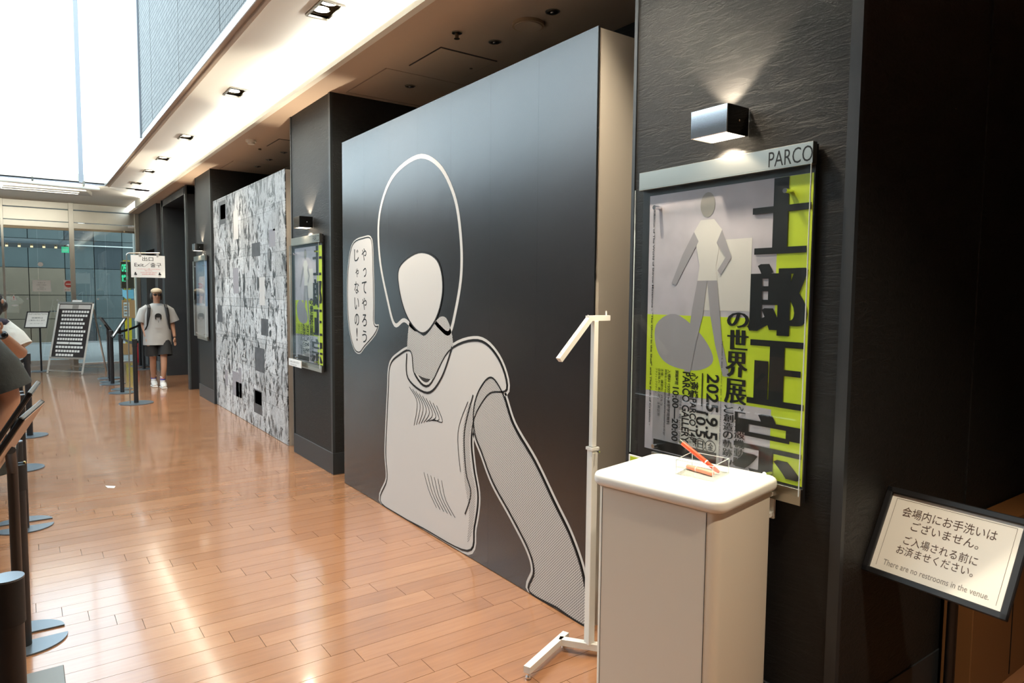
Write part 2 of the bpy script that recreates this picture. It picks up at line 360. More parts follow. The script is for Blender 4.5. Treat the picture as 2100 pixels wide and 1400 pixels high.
# ------------------------------------------------------------------ floor
XL, YB, YD, YA = -4.0, -3.0, 18.3, 2.9
flr = MB().box(XL, 6.0, YB, YD, -0.06, -0.012).build('floor', floor_base); tag(flr, kind='structure')
near, far_ = [], MB()
for r in range(int(YB / BW) - 1, int(YD / BW) + 1):
    y0, y1 = r * BW, (r + 1) * BW
    if y1 > YD: continue
    k0 = int(math.floor((XL - off(r)) / BL)) - 1
    for k in range(k0, k0 + 16):
        x0, x1 = off(r) + k * BL, off(r) + (k + 1) * BL
        x0, x1 = max(x0, XL), min(x1, 6.0 if y1 < 2.2 else 3.4)
        if x1 - x0 < 0.03 or y0 < YB: continue
        g = 0.0011
        if 1.6 < y0 < 6.8 and x1 > -0.15 and x0 < 2.3:
            near.append(MB().box(x0 + g, x1 - g, y0 + g, y1 - g, -0.012, random.uniform(-0.0003, 0.0)).build('floor_board', board_m, flr))
        else:
            far_.box(x0 + g, x1 - g, y0 + g, y1 - g, -0.012, 0.0)
tag(far_.build('floor_board', board_m, flr), kind='stuff')

# ------------------------------------------------------------------ ceilings, fascia, upper walls
s = MB(); ZC = 3.57; YE = 14.0                     # cream cove ceiling with openings for the lamps
LX0, LX1, LH = 1.645, 1.80, 0.15
s.box(1.375, LX0, YB, 14.63, ZC, ZC + 0.02); s.box(LX1, 2.05, YB, 14.9, ZC, ZC + 0.02)
prev = YB
for y in DOWN_Y: s.box(LX0, LX1, prev, y - LH, ZC, ZC + 0.02); prev = y + LH
s.box(LX0, LX1, prev, 14.75, ZC, ZC + 0.02)
s.prism([(1.3, 14.63, ZC), (2.05, 16.03, ZC), (2.05, 14.6, ZC), (1.3, 14.6, ZC)], (0, 0, 0.02))
tag(s.build('ceiling', cream), kind='structure')
tag(MB().box(XL, 2.05, 14.66, YD, 3.60, 3.75).build('ceiling_entrance', cream2), kind='structure')
tag(MB().box(2.05, 2.10, YB, 16.85, 3.45, 3.75).build('trim_1', cream2), 'cream fascia board along the edge of the lower ceiling', kind='structure')
sof = MB()                                          # beige lower ceiling with a raised hatch field
sof.box(2.10, 2.4, YB, YD, 3.45, 3.5); sof.box(3.15, 6, YB, YD, 3.45, 3.5)
ed = YB
for a, b in ((5.09, 5.92), (9.9, 10.73)): sof.box(2.4, 3.15, ed, a, 3.45, 3.5); ed = b
sof.box(2.4, 3.15, ed, YD, 3.45, 3.5)
soff = sof.build('ceiling_lower', brown_soffit); tag(soff, kind='structure')
for a, b in ((5.09, 5.92), (9.9, 10.73)):
    BOX('ceiling_panel', brown_soffit, soff, 2.415, 3.135, a + 0.015, b - 0.015, 3.452, 3.5)
    BOX('panel_gap', hatch_m, soff, 2.38, 3.17, a - 0.02, b + 0.02, 3.501, 3.52)
def access_hatch(x0, x1, y0, y1, lab):
    t = thing('access_hatch', ((x0 + x1) / 2, (y0 + y1) / 2, 3.45), lab, 'hatch', 'access hatches in the beige ceiling')
    MB().box(x0, x1, y0, y1, 3.446, 3.4495).build('frame', hatch_m, t); MB().box(x0 + .008, x1 - .008, y0 + .008, y1 - .008, 3.442, 3.4485).build('panel', brown_soffit, t)
    MB().disc((x1 - .08, (y0 + y1) / 2, 3.438), 0.012, 0.004, 12).build('latch', steel_dark, t)
access_hatch(2.515, 3.01, 4.42, 4.92, 'square flush access hatch in the beige ceiling above the large mural')
access_hatch(2.49, 2.99, 8.15, 8.65, 'square flush access hatch in the beige ceiling behind the middle pillar')
# rail under the tile wall
tag(MB().box(1.306, 1.35, YB, 14.63, 3.575, 3.62).box(1.345, 1.378, YB, 14.6, 3.555, 3.60, bev=0.006).build('trim_2', rail_m), 'taupe rail along the foot of the mosaic wall', kind='structure')
tag(MB().box(1.298, 1.306, YB, 14.63, 3.565, 3.63).build('trim_3', alu), kind='structure')
wt = MB().box(1.30, 1.5, YA, 9.86, 3.62, 9.2).build('wall_mosaic', tile_m); tag(wt, kind='structure')
for y in (9.0 - 1.66 * i for i in range(7)):
    BOX('joint', hatch_m, wt, 1.2985, 1.30, y, y + 0.006, 3.66, 9.2)

def mullion_wall(name, y0, y1, z0, z1, bars, m=None): pass
# upper glazing over the entrance (looks out at the sky)
def pane_set(name, frames, panes, fm, gm, label):
    f = MB()
    for b in frames: f.box(*b)
    o = f.build(name, fm); tag(o, label, kind='structure')
    for p in panes: MB().box(*p).build('glass_pane', gm, o)
    return o
wframe = mat('grey window frame', (0.30, 0.32, 0.36), 0.5)
pane_set('window_1', [(XL, 1.30, 14.66, 14.72, 3.58, 3.62), (0.905, 0.975, 14.63, 14.75, 3.60, 9.2), (-1.5, -1.43, 14.63, 14.75, 3.6, 9.2), (XL, 1.3, 14.66, 14.72, 9.1, 9.2)],
         [(XL, -1.5, 14.685, 14.695, 3.62, 9.1), (-1.43, 0.905, 14.685, 14.695, 3.62, 9.1), (0.975, 1.30, 14.685, 14.695, 3.62, 9.1)], wframe, glass_clear, 'tall upper glazing above the entrance')
pane_set('window_2', [(1.28, 1.36, 9.86, 9.92, 3.6, 9.2)], [(1.31, 1.32, 9.92, 14.60, 3.62, 9.2)], wframe, glass_clear, 'upper side glazing beyond the mosaic wall')
# left glazing and skylight (out of view, light the hall)
fr = [(XL - .08, XL, YB, YD, 4.2, 4.4), (XL - .08, XL, YB, YD, 9.0, 9.1)]
pn = []
for i in range(9):
    y = YA + (i - 3) * 2.2
    if y < YA - 1.6: continue
    fr.append((XL - .08, XL, y, y + .08, 0, 9.0)); pn.append((XL - .05, XL - .04, y + .08, min(y + 2.2, 14.6), 4.4, 9.0))
pane_set('window_3', fr, [p for p in pn if p[2] < 14.6], wframe, glass_clear, 'glazing along the far side of the hall')
tag(MB().box(XL, 1.5, YB, YA, 3.59, 3.7).build('ceiling_light_block', cream2), kind='structure')  # unseen low ceiling, added to block daylight from the near right side
tag(MB().box(XL, 1.5, YA - .15, YA, 3.7, 9.2).build('wall_light_block', tile_m), kind='structure')  # unseen wall above the low ceiling, added to shut out the same daylight
tag(MB().box(XL - .08, XL - .04, YB, YA, 3.5, 3.7).box(XL - .12, XL - .08, YB, YD, 0, 4.3).build('wall_left', mat('taupe wall', (0.09, 0.075, 0.065), 0.6)), kind='structure')
fr = [(XL, 1.3, YA + i * 2.9, YA + i * 2.9 + .08, 9.1, 9.22) for i in range(5)]
pane_set('window_4', fr, [(XL, 1.3, YA + i * 2.9 + .08, YA + i * 2.9 + 2.9, 9.15, 9.16) for i in range(4)], wframe, glass_clear, 'glass roof of the hall')
tag(MB().box(XL, 6, YB - .1, YB, 0, 3.7).box(6, 6.1, YB, 1.4, 0, 3.7).build('wall_back', mat('dark brown wall', (0.05, 0.04, 0.035), 0.6)), kind='structure')  # side wall at the right added out of view, stops sky light leaking in

# ------------------------------------------------------------------ black wall: pillars and recesses
tag(MB().box(3.30, 3.4, 1.21, YD, 0, 3.45).build('wall_right', plaster_side), kind='structure')
tag(MB().box(3.285, 6, 1.205, 1.40, 0, 3.45).build('wall_near_right', plaster_side), kind='structure')
def pillar(y0, y1, lab):
    t = thing('pillar', (2.28, (y0 + y1) / 2, 0), lab, 'pillar', 'black plaster pillars', kind='structure')
    MB().box(2.284, 3.30, y0 + .004, y1, 0.2, 3.45).build('column_body', plaster_m, t)
    MB().box(2.277, 2.30, y0, y0 + .04, 0.2, 3.45).build('edge_trim', black_trim, t)
    MB().box(2.277, 2.30, y1 - .018, y1, 0.2, 3.45).build('edge_trim', black_trim, t)
    MB().box(2.276, 3.28, y0 - .004, y1 + .002, 0.0, 0.2, bev=.002, seg=1).build('baseboard', black_trim, t)
    MB().box(2.30, 3.30, y0 + .0005, y0 + .0042, 0.2, 3.45).build('side_face', plaster_side, t)
pillar(1.21, 2.25, 'nearest black plaster pillar, carrying the large lime poster')
pillar(5.98, 7.09, 'black plaster pillar between the large mural and the collage wall')
pillar(10.74, 11.80, 'black plaster pillar beyond the collage wall')
# portal beyond the last pillar
pt = thing('portal', (2.28, 13.7, 0), 'black framed doorway recess behind the walking man', 'doorway', kind='structure')
MB().box(2.28, 3.2, 12.58, 12.72, 0, 3.42).box(2.28, 3.2, 14.86, 15.0, 0, 3.42).box(2.28, 3.2, 12.58, 15.0, 3.30, 3.42).build('frame', black_trim, pt)
MB().box(2.27, 2.30, 12.56, 12.60, 0, 3.43).box(2.27, 2.30, 14.98, 15.02, 0, 3.43).build('edge_trim', mat('grey edge', (0.05, 0.06, 0.065), .4), pt)
MB().box(2.9, 2.95, 12.72, 14.86, 0, 3.3).build('door_leaf', black_plain, pt)
wf = MB().box(2.28, 3.3, 15.65, 16.0, 0, 3.45).box(2.28, 3.3, 17.2, YD, 0, 3.45).box(2.28, 3.3, 16.0, 17.2, 2.55, 3.45).box(2.5, 3.3, 16.0, 17.2, 0, 2.55).build('wall_far_right', mat('charcoal paint', (0.03, 0.03, 0.032), .6)); tag(wf, kind='structure')
tag(MB().box(2.265, 2.28, 15.65, 16.0, 0, 0.2).box(2.265, 2.28, 17.2, YD, 0, 0.2).build('baseboard_right', mat('grey skirting', (0.10, 0.11, 0.12), .5)), kind='structure')

# ------------------------------------------------------------------ entrance glass front (y = 18.3)
dr = thing('door_1', (1.0, YD, 0), 'steel framed glass entrance at the far end of the hall', 'entrance', kind='structure')
MB().box(-0.315, -0.273, 18.22, 18.34, 0, 3.6).box(0.903, 0.995, 18.2, 18.34, 0, 3.6).build('mullion', steel, dr)
MB().box(2.195, 2.28, 18.18, 18.34, 0, 3.6, bev=.004).build('jamb', steel, dr)
MB().box(2.292, 2.375, 18.2, 18.34, 0, 3.6, bev=.004).build('jamb', steel, dr)
for (z0, z1) in ((3.46, 3.60), (3.18, 3.44), (3.045, 3.165)):
    for (x0, x1) in ((-0.273, 0.903), (0.995, 2.195), (-4, -0.315)):
        MB().box(x0, x1, 18.25, 18.33, z0, z1, bev=.004, seg=1).build('header_panel', steel, dr)
MB().box(-4, 0.903, 18.26, 18.33, 2.99, 3.045).box(.995, 2.195, 18.26, 18.33, 3.005, 3.045).build('header_track', steel_dark, dr)
MB().box(-0.273, 0.903, 18.26, 18.32, 0, 0.11).build('bottom_rail', alu, dr)
MB().box(0.995, 2.195, 18.24, 18.36, 0, 0.02).build('threshold', paper, dr)
for x0, x1 in ((-4, -.315), (-0.273, 0.31), (0.315, 0.903), (0.995, 1.60), (1.606, 2.195)):
    MB().box(x0, x1, 18.29, 18.30, 0.02, 3.045).build('glass_pane', glass_teal, dr)
MB().box(0.49, 0.64, 18.2, 18.225, 1.185, 1.21).box(.49, .505, 18.2, 18.29, 1.185, 1.21).build('handle', chrome, dr)
MB().box(2.06, 2.19, 18.235, 18.25, 3.12, 3.165).build('sensor_cover', paper, dr)
MB().box(-4, 2.4, 18.34, 18.5, 3.6, 3.9).build('upper_wall', facade, dr)
for x, z in ((1.0, 1.45), (1.42, 1.47), (.65, 1.44), (1.45, .85), (.1, 1.47)):
    c = MB().disc((0, 0, 0), 0.022, 0.002, 16).build('sticker_dot', paper, dr, xf=Matrix.Translation((x, 18.285, z)) @ Matrix.Rotation(math.pi / 2, 4, 'X'))
def flat_note(name, lab, x0, x1, z0, z1, cat='notice'):
    t = thing(name, ((x0 + x1) / 2, 18.28, z0), lab, cat); MB().box(x0, x1, 18.278, 18.284, z0, z1).build('sheet', paper, t); return t
RX, UZ = (1, 0, 0), (0, 0, 1)
t = flat_note('paper_notice', 'bright white landscape notice taped inside the left door glass', .197, .534, 1.63, 1.88)
for i, (a, b, w) in enumerate((('お知らせ', 1.81, .14), ('ご来場のお客様へ', 1.765, .2), ('Notice', 1.72, .08), ('出口専用です', 1.675, .16))):
    text(t, a, ink_grey, (.365 - w / 2, 18.277, b), RX, UZ, (w, .022))
t = flat_note('no_entry_notice', 'white sheet with a round red no entry mark on the glass', .769, .90, 1.633, 1.892)
MB().disc((0, 0, 0), .075, .002, 24).build('mark', red_ink, t, xf=Matrix.Translation((.862, 18.276, 1.80)) @ Matrix.Rotation(math.pi / 2, 4, 'X'))
MB().box(.81, .914, 18.272, 18.275, 1.788, 1.812).build('bar', paper, t)
text(t, '進入禁止', red_ink, (.79, 18.277, 1.66), RX, UZ, (.1, .03))
tag(MB().disc((0, 0, 0), .05, .003, 28).build('round_sticker', paper, xf=Matrix.Translation((.358, 18.284, 2.226)) @ Matrix.Rotation(math.pi / 2, 4, 'X')), 'plain round white sticker high on the left door glass', 'sticker')
t = thing('warning_sticker', (-.14, 18.28, 1.43), 'triangular warning sticker over a small oval label on the glass', 'sticker')
MB().prism([(-.205, 18.284, 1.43), (-.075, 18.284, 1.43), (-.14, 18.284, 1.56)], (0, -.004, 0)).build('triangle', paper, t)
text(t, '!', red_ink, (-.15, 18.279, 1.45), RX, UZ, (.018, .075))
MB().disc((0, 0, 0), .07, .003, 24, ry=.018).build('oval', paper, t, xf=Matrix.Translation((-.13, 18.284, 1.33)) @ Matrix.Rotation(math.pi / 2, 4, 'X'))

# ------------------------------------------------------------------ street beyond the glass
tag(MB().box(-8, 8, 18.5, 30, -0.12, -0.02).build('street_paving', concrete), 'grey street paving outside', 'paving', kind='structure')
tag(MB().box(-8, 8, 18.5, 21.2, 3.62, 3.8).build('ceiling_shade_slab', out_dark), kind='structure')  # unseen slab added over the street to keep it dark
b = thing('building', (1.2, 26, 0), 'teal grey clad building across the street, seen through the glass', 'building')
xs = [-6, -3.4, -1.2, 0.2, 1.15, 1.95, 2.75, 3.6, 5.2, 8]; zs = [0, 0.75, 1.5, 2.35, 3.25, 4.1, 4.9]
for i in range(len(xs) - 1):
    for j in range(len(zs) - 1):
        tan = -1.3 < xs[i] < 1.1 and 0 <= zs[j] < 2.3
        MB().box(xs[i] + .01, xs[i + 1] - .01, 26 + random.uniform(0, .03), 26.2, zs[j] + .008, zs[j + 1] - .008).build('cladding_panel', out_tan if tan else (out_dark if (i + j) % 4 == 0 else out_panel), b)
MB().box(-6, 8, 26.15, 26.3, 0, 4.9).build('wall', out_dark, b)
MB().box(-.2, 8, 25.86, 25.92, 3.07, 3.10).build('rail', alu, b)
MB().box(-.6, 8, 25.9, 25.96, 3.95, 3.98).build('rail', alu, b)
t = MB().bar((1.35, 25.6, 3.55), (2.3, 25.0, 4.35), .09).build('stair_string', paper, b)
for i in range(7):
    x = -.55 + i * .27
    t = thing('ceiling_lamp', (x, 22.5, 2.86), ['leftmost', 'second from left', 'third from left', 'fourth from left', 'fifth from left', 'sixth from left', 'rightmost'][i] + ' small warm lamp in the row seen through the left glass', 'lamp', 'row of warm lamps across the street')
    MB().disc((x, 22.5, 2.84), .035, .05, 14).build('shade', steel_dark, t); MB().disc((x, 22.5, 2.80), .03, .04, 14).build('bulb', lamp_far, t)
tag(MB().box(-3, 1.05, 22.2, 24.5, 2.89, 3.0).build('awning', mat('blue grey awning', (0.10, 0.13, 0.15), .6)), 'flat blue grey awning over the lit shopfront outside', 'awning')
t = thing('exit_sign', (.98, 22.3, 2.66), 'small green running man sign under the awning outside', 'sign')
MB().box(.99, 1.02, 22.31, 22.33, 2.80, 2.89).build('hanger', steel_dark, t); MB().box(.92, 1.09, 22.3, 22.34, 2.68, 2.84).build('panel', exit_green, t); text(t, '出口', paper, (.95, 22.297, 2.72), RX, UZ, (.1, .07))
# street sign stack beyond the right bay
t = thing('led_sign', (2.18, 20.3, 1.84), 'green glowing upright LED sign box outside the glass', 'sign')
MB().box(2.10, 2.42, 20.3, 20.42, 1.72, 2.42, bev=.02).build('case', steel_dark, t)
text(t, 'OPEN', led_green, (2.12, 20.297, 2.15), RX, UZ, (.14, .2), bold=.03); text(t, '営業中', led_green, (2.12, 20.297, 1.9), RX, UZ, (.14, .18), bold=.03)
t = thing('blue_box_sign', (2.25, 20.3, 1.46), 'sky blue box sign below the green LED sign', 'sign'); MB().box(2.2, 2.386, 20.34, 20.5, 1.46, 1.69).build('box', blue_b, t); MB().prism([(2.127, 20.3, 1.70), (2.127, 20.3, 1.52), (2.22, 20.33, 1.44), (2.22, 20.33, 1.66)], (0, .02, 0)).build('side_panel', blue_b, t)
t = thing('display_case', (2.25, 20.3, .95), 'tan framed menu display case on the yellow board', 'case'); MB().box(2.117, 2.40, 20.28, 20.42, .95, 1.42).build('case', orange_b, t); MB().box(2.135, 2.27, 20.272, 20.28, 1.0, 1.36).build('menu', paper, t)
for k in range(4): MB().box(2.15, 2.255, 20.268, 20.272, 1.05 + k * .075, 1.09 + k * .075).build('menu_photo', orange_b if k % 2 else ink_grey, t)
t = thing('yellow_sign_board', (2.26, 20.5, .25), 'tall yellow street sign board outside the right glass', 'sign'); MB().box(2.19, 2.34, 20.52, 20.60, .25, 2.46).build('board', yellow_m, t); MB().box(2.13, 2.40, 20.50, 20.64, -.02, .28).build('foot', orange_b, t)
tag(MB().box(2.44, 2.5, 20.6, 20.7, 0, 3.4).build('street_pole', paper), 'white striped pole at the right edge of the glass', 'pole')

# ------------------------------------------------------------------ entrance ceiling fixtures
t = thing('ceiling_tube', (0.5, 14.5, 3.5), 'long cream tube hanging across the entrance ceiling edge', 'pipe')
MB().tube([(-1.6, 14.36, 3.50), (-.2, 14.38, 3.50), (1.18, 14.6, 3.50)], .035, 14).build('tube', cream2, t, smooth=True); MB().ell((1.19, 14.6, 3.5), .035, .035, .035).build('end_cap', cream2, t, smooth=True)
for x in (-1, .2, .95): MB().box(x, x + .03, 14.42, 14.70, 3.53, 3.6).build('bracket', steel, t)
light('AREA', 'entrance_fill', (-.2, 14.75, 3.44), 60, (1, .95, .82), (math.radians(160), 0, 0), shape='RECTANGLE', size=2.6, size_y=.05)  # added fill without a fixture, brightens the entrance ceiling
t = thing('ceiling_heater', (0.5, 15.6, 3.5), 'long shallow grey fixture under the entrance ceiling', 'light fixture')
MB().prism([(-1.4, 15.3, 3.52), (1.05, 15.2, 3.52), (1.2, 15.95, 3.52), (-1.4, 16.1, 3.52)], (0, 0, .08)).build('housing', mat('pale grey housing', (.55, .53, .48), .5), t)
MB().box(-1.3, .95, 15.42, 15.46, 3.505, 3.52).build('louvre', alu, t); MB().box(-1.3, .95, 15.7, 15.74, 3.505, 3.52).build('louvre', alu, t)
tag(MB().tube([(-.35, 14.2, 3.45), (-.22, 14.25, 3.36)], .05, 12).build('ceiling_spotlight', paper), 'small white spotlight at the left end of the cream tube', 'spotlight')

# ------------------------------------------------------------------ recessed twin downlights
DN = ['nearest to the camera', 'second from the camera', 'third from the camera, above the collage wall', 'fourth from the camera', 'fifth from the camera', 'farthest, near the entrance']
for i, y in enumerate(DOWN_Y[2:]):
    t = thing('downlight', (1.7225, y, 3.57), 'recessed twin lamp downlight in the cream cove, ' + DN[i], 'ceiling light', 'twin downlights in the cream cove')
    MB().box(LX0 - .008, LX0 + .01, y - LH, y + LH, 3.56, 3.572).box(LX1 - .01, LX1 + .008, y - LH, y + LH, 3.56, 3.572).box(LX0, LX1, y - LH - .008, y - LH + .01, 3.56, 3.572).box(LX0, LX1, y + LH - .01, y + LH + .008, 3.56, 3.572).build('frame', steel, t)
    MB().box(LX0, LX1, y - LH, y + LH, 3.69, 3.70).box(LX0 - .01, LX0, y - LH, y + LH, 3.57, 3.70).box(LX1, LX1 + .01, y - LH, y + LH, 3.57, 3.70).box(LX0, LX1, y - LH - .01, y - LH, 3.57, 3.70).box(LX0, LX1, y + LH, y + LH + .01, 3.57, 3.70).build('housing', steel_dark, t)
    for s_ in (-1, 1):
        p = MB().disc((1.7225, y + s_ * .07, 3.60), .05, .01, 24).build('lamp', lamp_w, t)
        MB().tube([(1.7225, y + s_ * .07, 3.596), (1.7225, y + s_ * .07, 3.63)], .058, 24, cap=False).build('ring', chrome, p)

def small_down(x, y, lab):
    t = thing('small_downlight', (x, y, 3.45), lab, 'ceiling light', 'small unlit downlights in the beige ceiling')
    MB().disc((x, y, 3.444), .045, .005, 24).build('ring', steel, t); MB().disc((x, y, 3.441), .033, .004, 20).build('reflector', steel_dark, t); MB().ell((x, y, 3.442), .014, .014, .008).build('bulb', chrome, t)
small_down(2.769, 4.10, 'small unlit downlight between the round cover and the nearer hatch')
small_down(2.768, 3.454, 'small unlit downlight nearest the camera, beyond the round cover')
small_down(2.769, 5.394, 'small unlit downlight inside the large recessed ceiling panel')
small_down(2.775, 8.893, 'small unlit downlight beside the middle pillar top')
small_down(2.768, 9.50, 'small unlit downlight between two others over the collage wall')
small_down(2.783, 10.122, 'small unlit downlight inside the far recessed ceiling panel')
t = thing('round_cover', (2.762, 3.70, 3.45), 'shallow round beige cover on the ceiling above the mural', 'ceiling cover'); MB().disc((2.762, 3.70, 3.43), .105, .02, 40).build('plate', mat('tan plastic', (.45, .31, .18), .6), t); MB().disc((2.762, 3.7, 3.425), .09, .006, 40).build('inner_plate', brown_soffit, t)
t = thing('sprinkler', (2.466, 4.113, 3.45), 'small ceiling sprinkler head near the cream fascia', 'sprinkler'); MB().disc((2.466, 4.113, 3.442), .035, .007, 20).build('flange', steel, t); MB().tube([(2.466, 4.113, 3.44), (2.466, 4.113, 3.41)], .012).build('head', steel_dark, t); MB().disc((2.466, 4.113, 3.405), .02, .003, 14).build('deflector', steel_dark, t)
t = thing('smoke_detector', (2.25, 8.425, 3.45), 'pale round smoke detector on the beige ceiling', 'detector'); MB().disc((2.25, 8.425, 3.425), .06, .025, 28).build('base', cream2, t); MB().disc((2.25, 8.425, 3.40), .04, .025, 24).build('cap', cream2, t)
tag(MB().disc((2.472, 8.87, 3.435), .018, .015, 14).build('ceiling_sensor', steel_dark), 'tiny dark sensor behind the pale smoke detector', 'sensor')

# ------------------------------------------------------------------ wall sconces
SH = 4.815
SL = ['chrome box wall lamp above the large nearest poster', 'chrome box wall lamp on the middle pillar', 'chrome box wall lamp on the farthest pillar']
for i in range(3):
    y0, y1 = 1.64 + i * SH, 1.81 + i * SH
    t = thing('wall_lamp', (2.28, (y0 + y1) / 2, 2.29), SL[i], 'wall lamp', 'chrome box wall lamps')
    MB().box(2.15, 2.156, y0, y1, 2.288, 2.393, bev=.0015, seg=1).build('front_plate', chrome, t)
    for ya in (y0, y1 - .005): MB().box(2.156, 2.28, ya, ya + .005, 2.288, 2.393).build('side_plate', dark_polish, t)
    MB().box(2.156, 2.28, y0 + .005, y1 - .005, 2.291, 2.295).build('lower_diffuser', lamp_s, t)
    MB().box(2.21, 2.28, y0 + .04, y1 - .04, 2.33, 2.36).build('lamp_holder', steel_dark, t)
    MB().ell((2.225, y0 - .001, 2.34), .004, .002, .004, 8, 6).build('screw', chrome, t)
    light('SPOT', 'wall_lamp_up', (2.225, (y0 + y1) / 2, 2.375), 60, WARM, (math.pi, 0, 0), spot_size=math.radians(95), spot_blend=.35, shadow_soft_size=.015)
    light('SPOT', 'wall_lamp_down', (2.225, (y0 + y1) / 2, 2.286), 75, WARM, (0, 0, 0), spot_size=math.radians(125), spot_blend=.3, shadow_soft_size=.02)

# ------------------------------------------------------------------ posters
NY = (0, -1, 0)
def poster(dy, label, full=True, style=0):
    t = thing('poster_frame', (2.28, 1.754 + dy, .93), label, 'poster', 'framed posters on the pillars')
    yl, yr = 2.163 + dy, 1.345 + dy
    MB().box(2.262, 2.276, yr + .003, yl - .003, .935, 2.21).build('backing', black_metal, t)
    MB().box(2.236, 2.262, yr, yl, 2.138, 2.215, bev=.001, seg=1).build('header_strip', steel, t)
    MB().box(2.245, 2.262, yr + .002, yl - .1, .928, .988, bev=.001, seg=1).build('footer_strip', steel, t)
    X = 2.2605
    P = lambda u: yl - u * .815
    def rect(n, m, u0, u1, z0, z1, x=X): return MB().box(x - .0004, x, P(u1), P(u0), z0, z1).build(n, m, t)
    if style == 0:
        a = MB().box(X, X + .001, P(.995), P(.055), .995, 2.112).build('poster_sheet', lilac, t)
        rect('lime_block', lime, .83, .995, 1.595, 2.111); rect('lime_block', lime, .055, .995, 1.258, 1.595)
        rect('lime_block', lime, .83, .995, .995, 1.258); rect('dark_block', print_mid, .11, .29, .999, 1.258)
        rect('pale_block', print_light, .40, .70, 1.62, 1.9, X - .0001); rect('pale_block', print_light, .30, .55, 1.0, 1.2)
        rect('black_block', ink, .12, .535, .999, 1.045, X - .0004)
        # plain standing stand-in figure, a few flat tones
        fx = X - .0006
        cnt = [0]
        def fig(n, m, pts):
            cnt[0] += 1; return flat_shape(n, m, t, fx - .00022 * cnt[0], [(P(u), z) for u, z in pts], .0001)
        pts = [(.44 + .045 * math.cos(a_), 2.045 + .05 * math.sin(a_)) for a_ in [k * math.pi / 8 for k in range(16)]]
        fig('figure_head', ink_grey, pts)
        fig('figure_torso', print_light, [(.40, 1.985), (.48, 1.985), (.53, 1.94), (.50, 1.80), (.51, 1.74), (.39, 1.74), (.40, 1.80), (.36, 1.94)])
        fig('figure_arm', print_mid, [(.36, 1.94), (.39, 1.90), (.31, 1.80), (.25, 1.72), (.22, 1.73), (.29, 1.85)])
        fig('figure_arm', print_mid, [(.53, 1.94), (.50, 1.89), (.555, 1.83), (.51, 1.78), (.53, 1.76), (.59, 1.83)])
        fig('figure_leg', print_mid, [(.39, 1.74), (.45, 1.74), (.43, 1.60), (.39, 1.48), (.36, 1.36), (.32, 1.36), (.34, 1.50), (.36, 1.62)])
        fig('figure_leg', print_mid, [(.45, 1.74), (.51, 1.74), (.53, 1.62), (.55, 1.50), (.60, 1.36), (.56, 1.36), (.51, 1.48), (.475, 1.60)])
        cnt[0] = -1; fig('shadow_shape', print_mid, smooth_loop([(.12, 1.55), (.25, 1.60), (.42, 1.52), (.50, 1.42), (.40, 1.37), (.22, 1.38), (.13, 1.44)], 5))
        mk = lambda body, u0, u1, z0, z1, b=0., m=ink: text(t, body, m, (X - .0026, P(u0), z0), NY, UZ, ((u1 - u0) * .815, z1 - z0), hs=b * (u1 - u0))
        rot = lambda body, u0, u1, z0, z1, b=0., m=ink: text(t, body, m, (X - .0026, P(u0), z1), (0, 0, -1), NY, (z1 - z0, (u1 - u0) * .815), bold=b)
        mk('士', .70, .99, 1.835, 2.11, .075); mk('郎', .69, .99, 1.535, 1.80, .055); mk('正', .70, .99, 1.27, 1.515, .075); mk('宗', .63, .99, 1.0, 1.235, .055)
        mk('の', .575, .70, 1.556, 1.615, .03); mk('世', .58, .70, 1.47, 1.548, .045); mk('界', .575, .70, 1.363, 1.462, .035); mk('展', .572, .70, 1.258, 1.355, .03)
        if full:
            mk('〜', .655, .685, 1.232, 1.25)
            for i, ch in enumerate('「攻殻機動隊'): mk(ch, .637, .697, 1.195 - i * .036, 1.228 - i * .036, .025)
            for i, ch in enumerate('と創造の軌跡〜'): mk(ch, .572, .630, 1.216 - i * .0345, 1.247 - i * .0345, .02)
            rot('2025.9.5', .465, .54, 1.095, 1.362, .02); rot('10.5', .405, .468, 1.095, 1.205, .02)
            rect('rule', ink, .436, .442, 1.225, 1.362, X - .0026)
            for u, ch in ((.50, '金'), (.437, '日')):
                ribbon('ring', ink, t, X - .0026, [(P(u) + .026 * math.cos(a_), 1.066 + .024 * math.sin(a_)) for a_ in [k * math.pi / 12 for k in range(24)]], .003)
                mk(ch, u - .018, u + .018, 1.05, 1.082, .01)
            rot('心斎橋PARCO 14階', .358, .415, 1.055, 1.358, .02); rot('PARCO GALLERY', .312, .362, 1.058, 1.358, .02)
            rot('（物販会場：9階 EVENT SPACE）', .292, .312, 1.055, 1.258); rot('開館時間', .262, .285, 1.30, 1.36, .015); rot('10:00—20:00', .247, .290, 1.055, 1.288, .015)
            rot('入場料 1500円 ※未就学児無料', .21, .232, 1.12, 1.36, .008); rot('展覧会公式HP https://www.shirow-masamune-ex.jp/', .188, .206, 1.07, 1.36, .004)
            rot('主催：講談社、パルコ', .165, .182, 1.20, 1.36, .004); rot('企画協力：青心社、士郎正宗', .145, .162, 1.15, 1.36, .004); rot('グラフィックデザイン', .125, .140, 1.25, 1.36, .004)
        rot('Exhibition of The World of Shirow Masamune - "The Ghost in the Shell" and The Path of Creation -', .085, .098, 1.10, 2.07, .02)
        rot('September 5, 2025 - October 5, 2025  ShinsaibashiPARCO 14F PARCO GALLERY', .548, .558, 1.02, 1.50, .0)
    elif style == 1:
        sky_m = mat('blue grey photo print', (.16, .22, .30), .5, var=(3, .5)); MB().box(X, X + .001, P(.99), P(.03), .95, 2.13).build('poster_sheet', sky_m, t)
        rect('grey_block', mat('grey photo print', (.30, .28, .27), .5, var=(4, .3)), .03, .99, .95, 1.45)
        rect('pale_shape', lilac, .3, .8, 1.45, 1.9)
    if style == 0: text(t, 'PARCO', ink, (2.2355, P(.792), 2.148), NY, UZ, (.172, .055), bold=-.004)
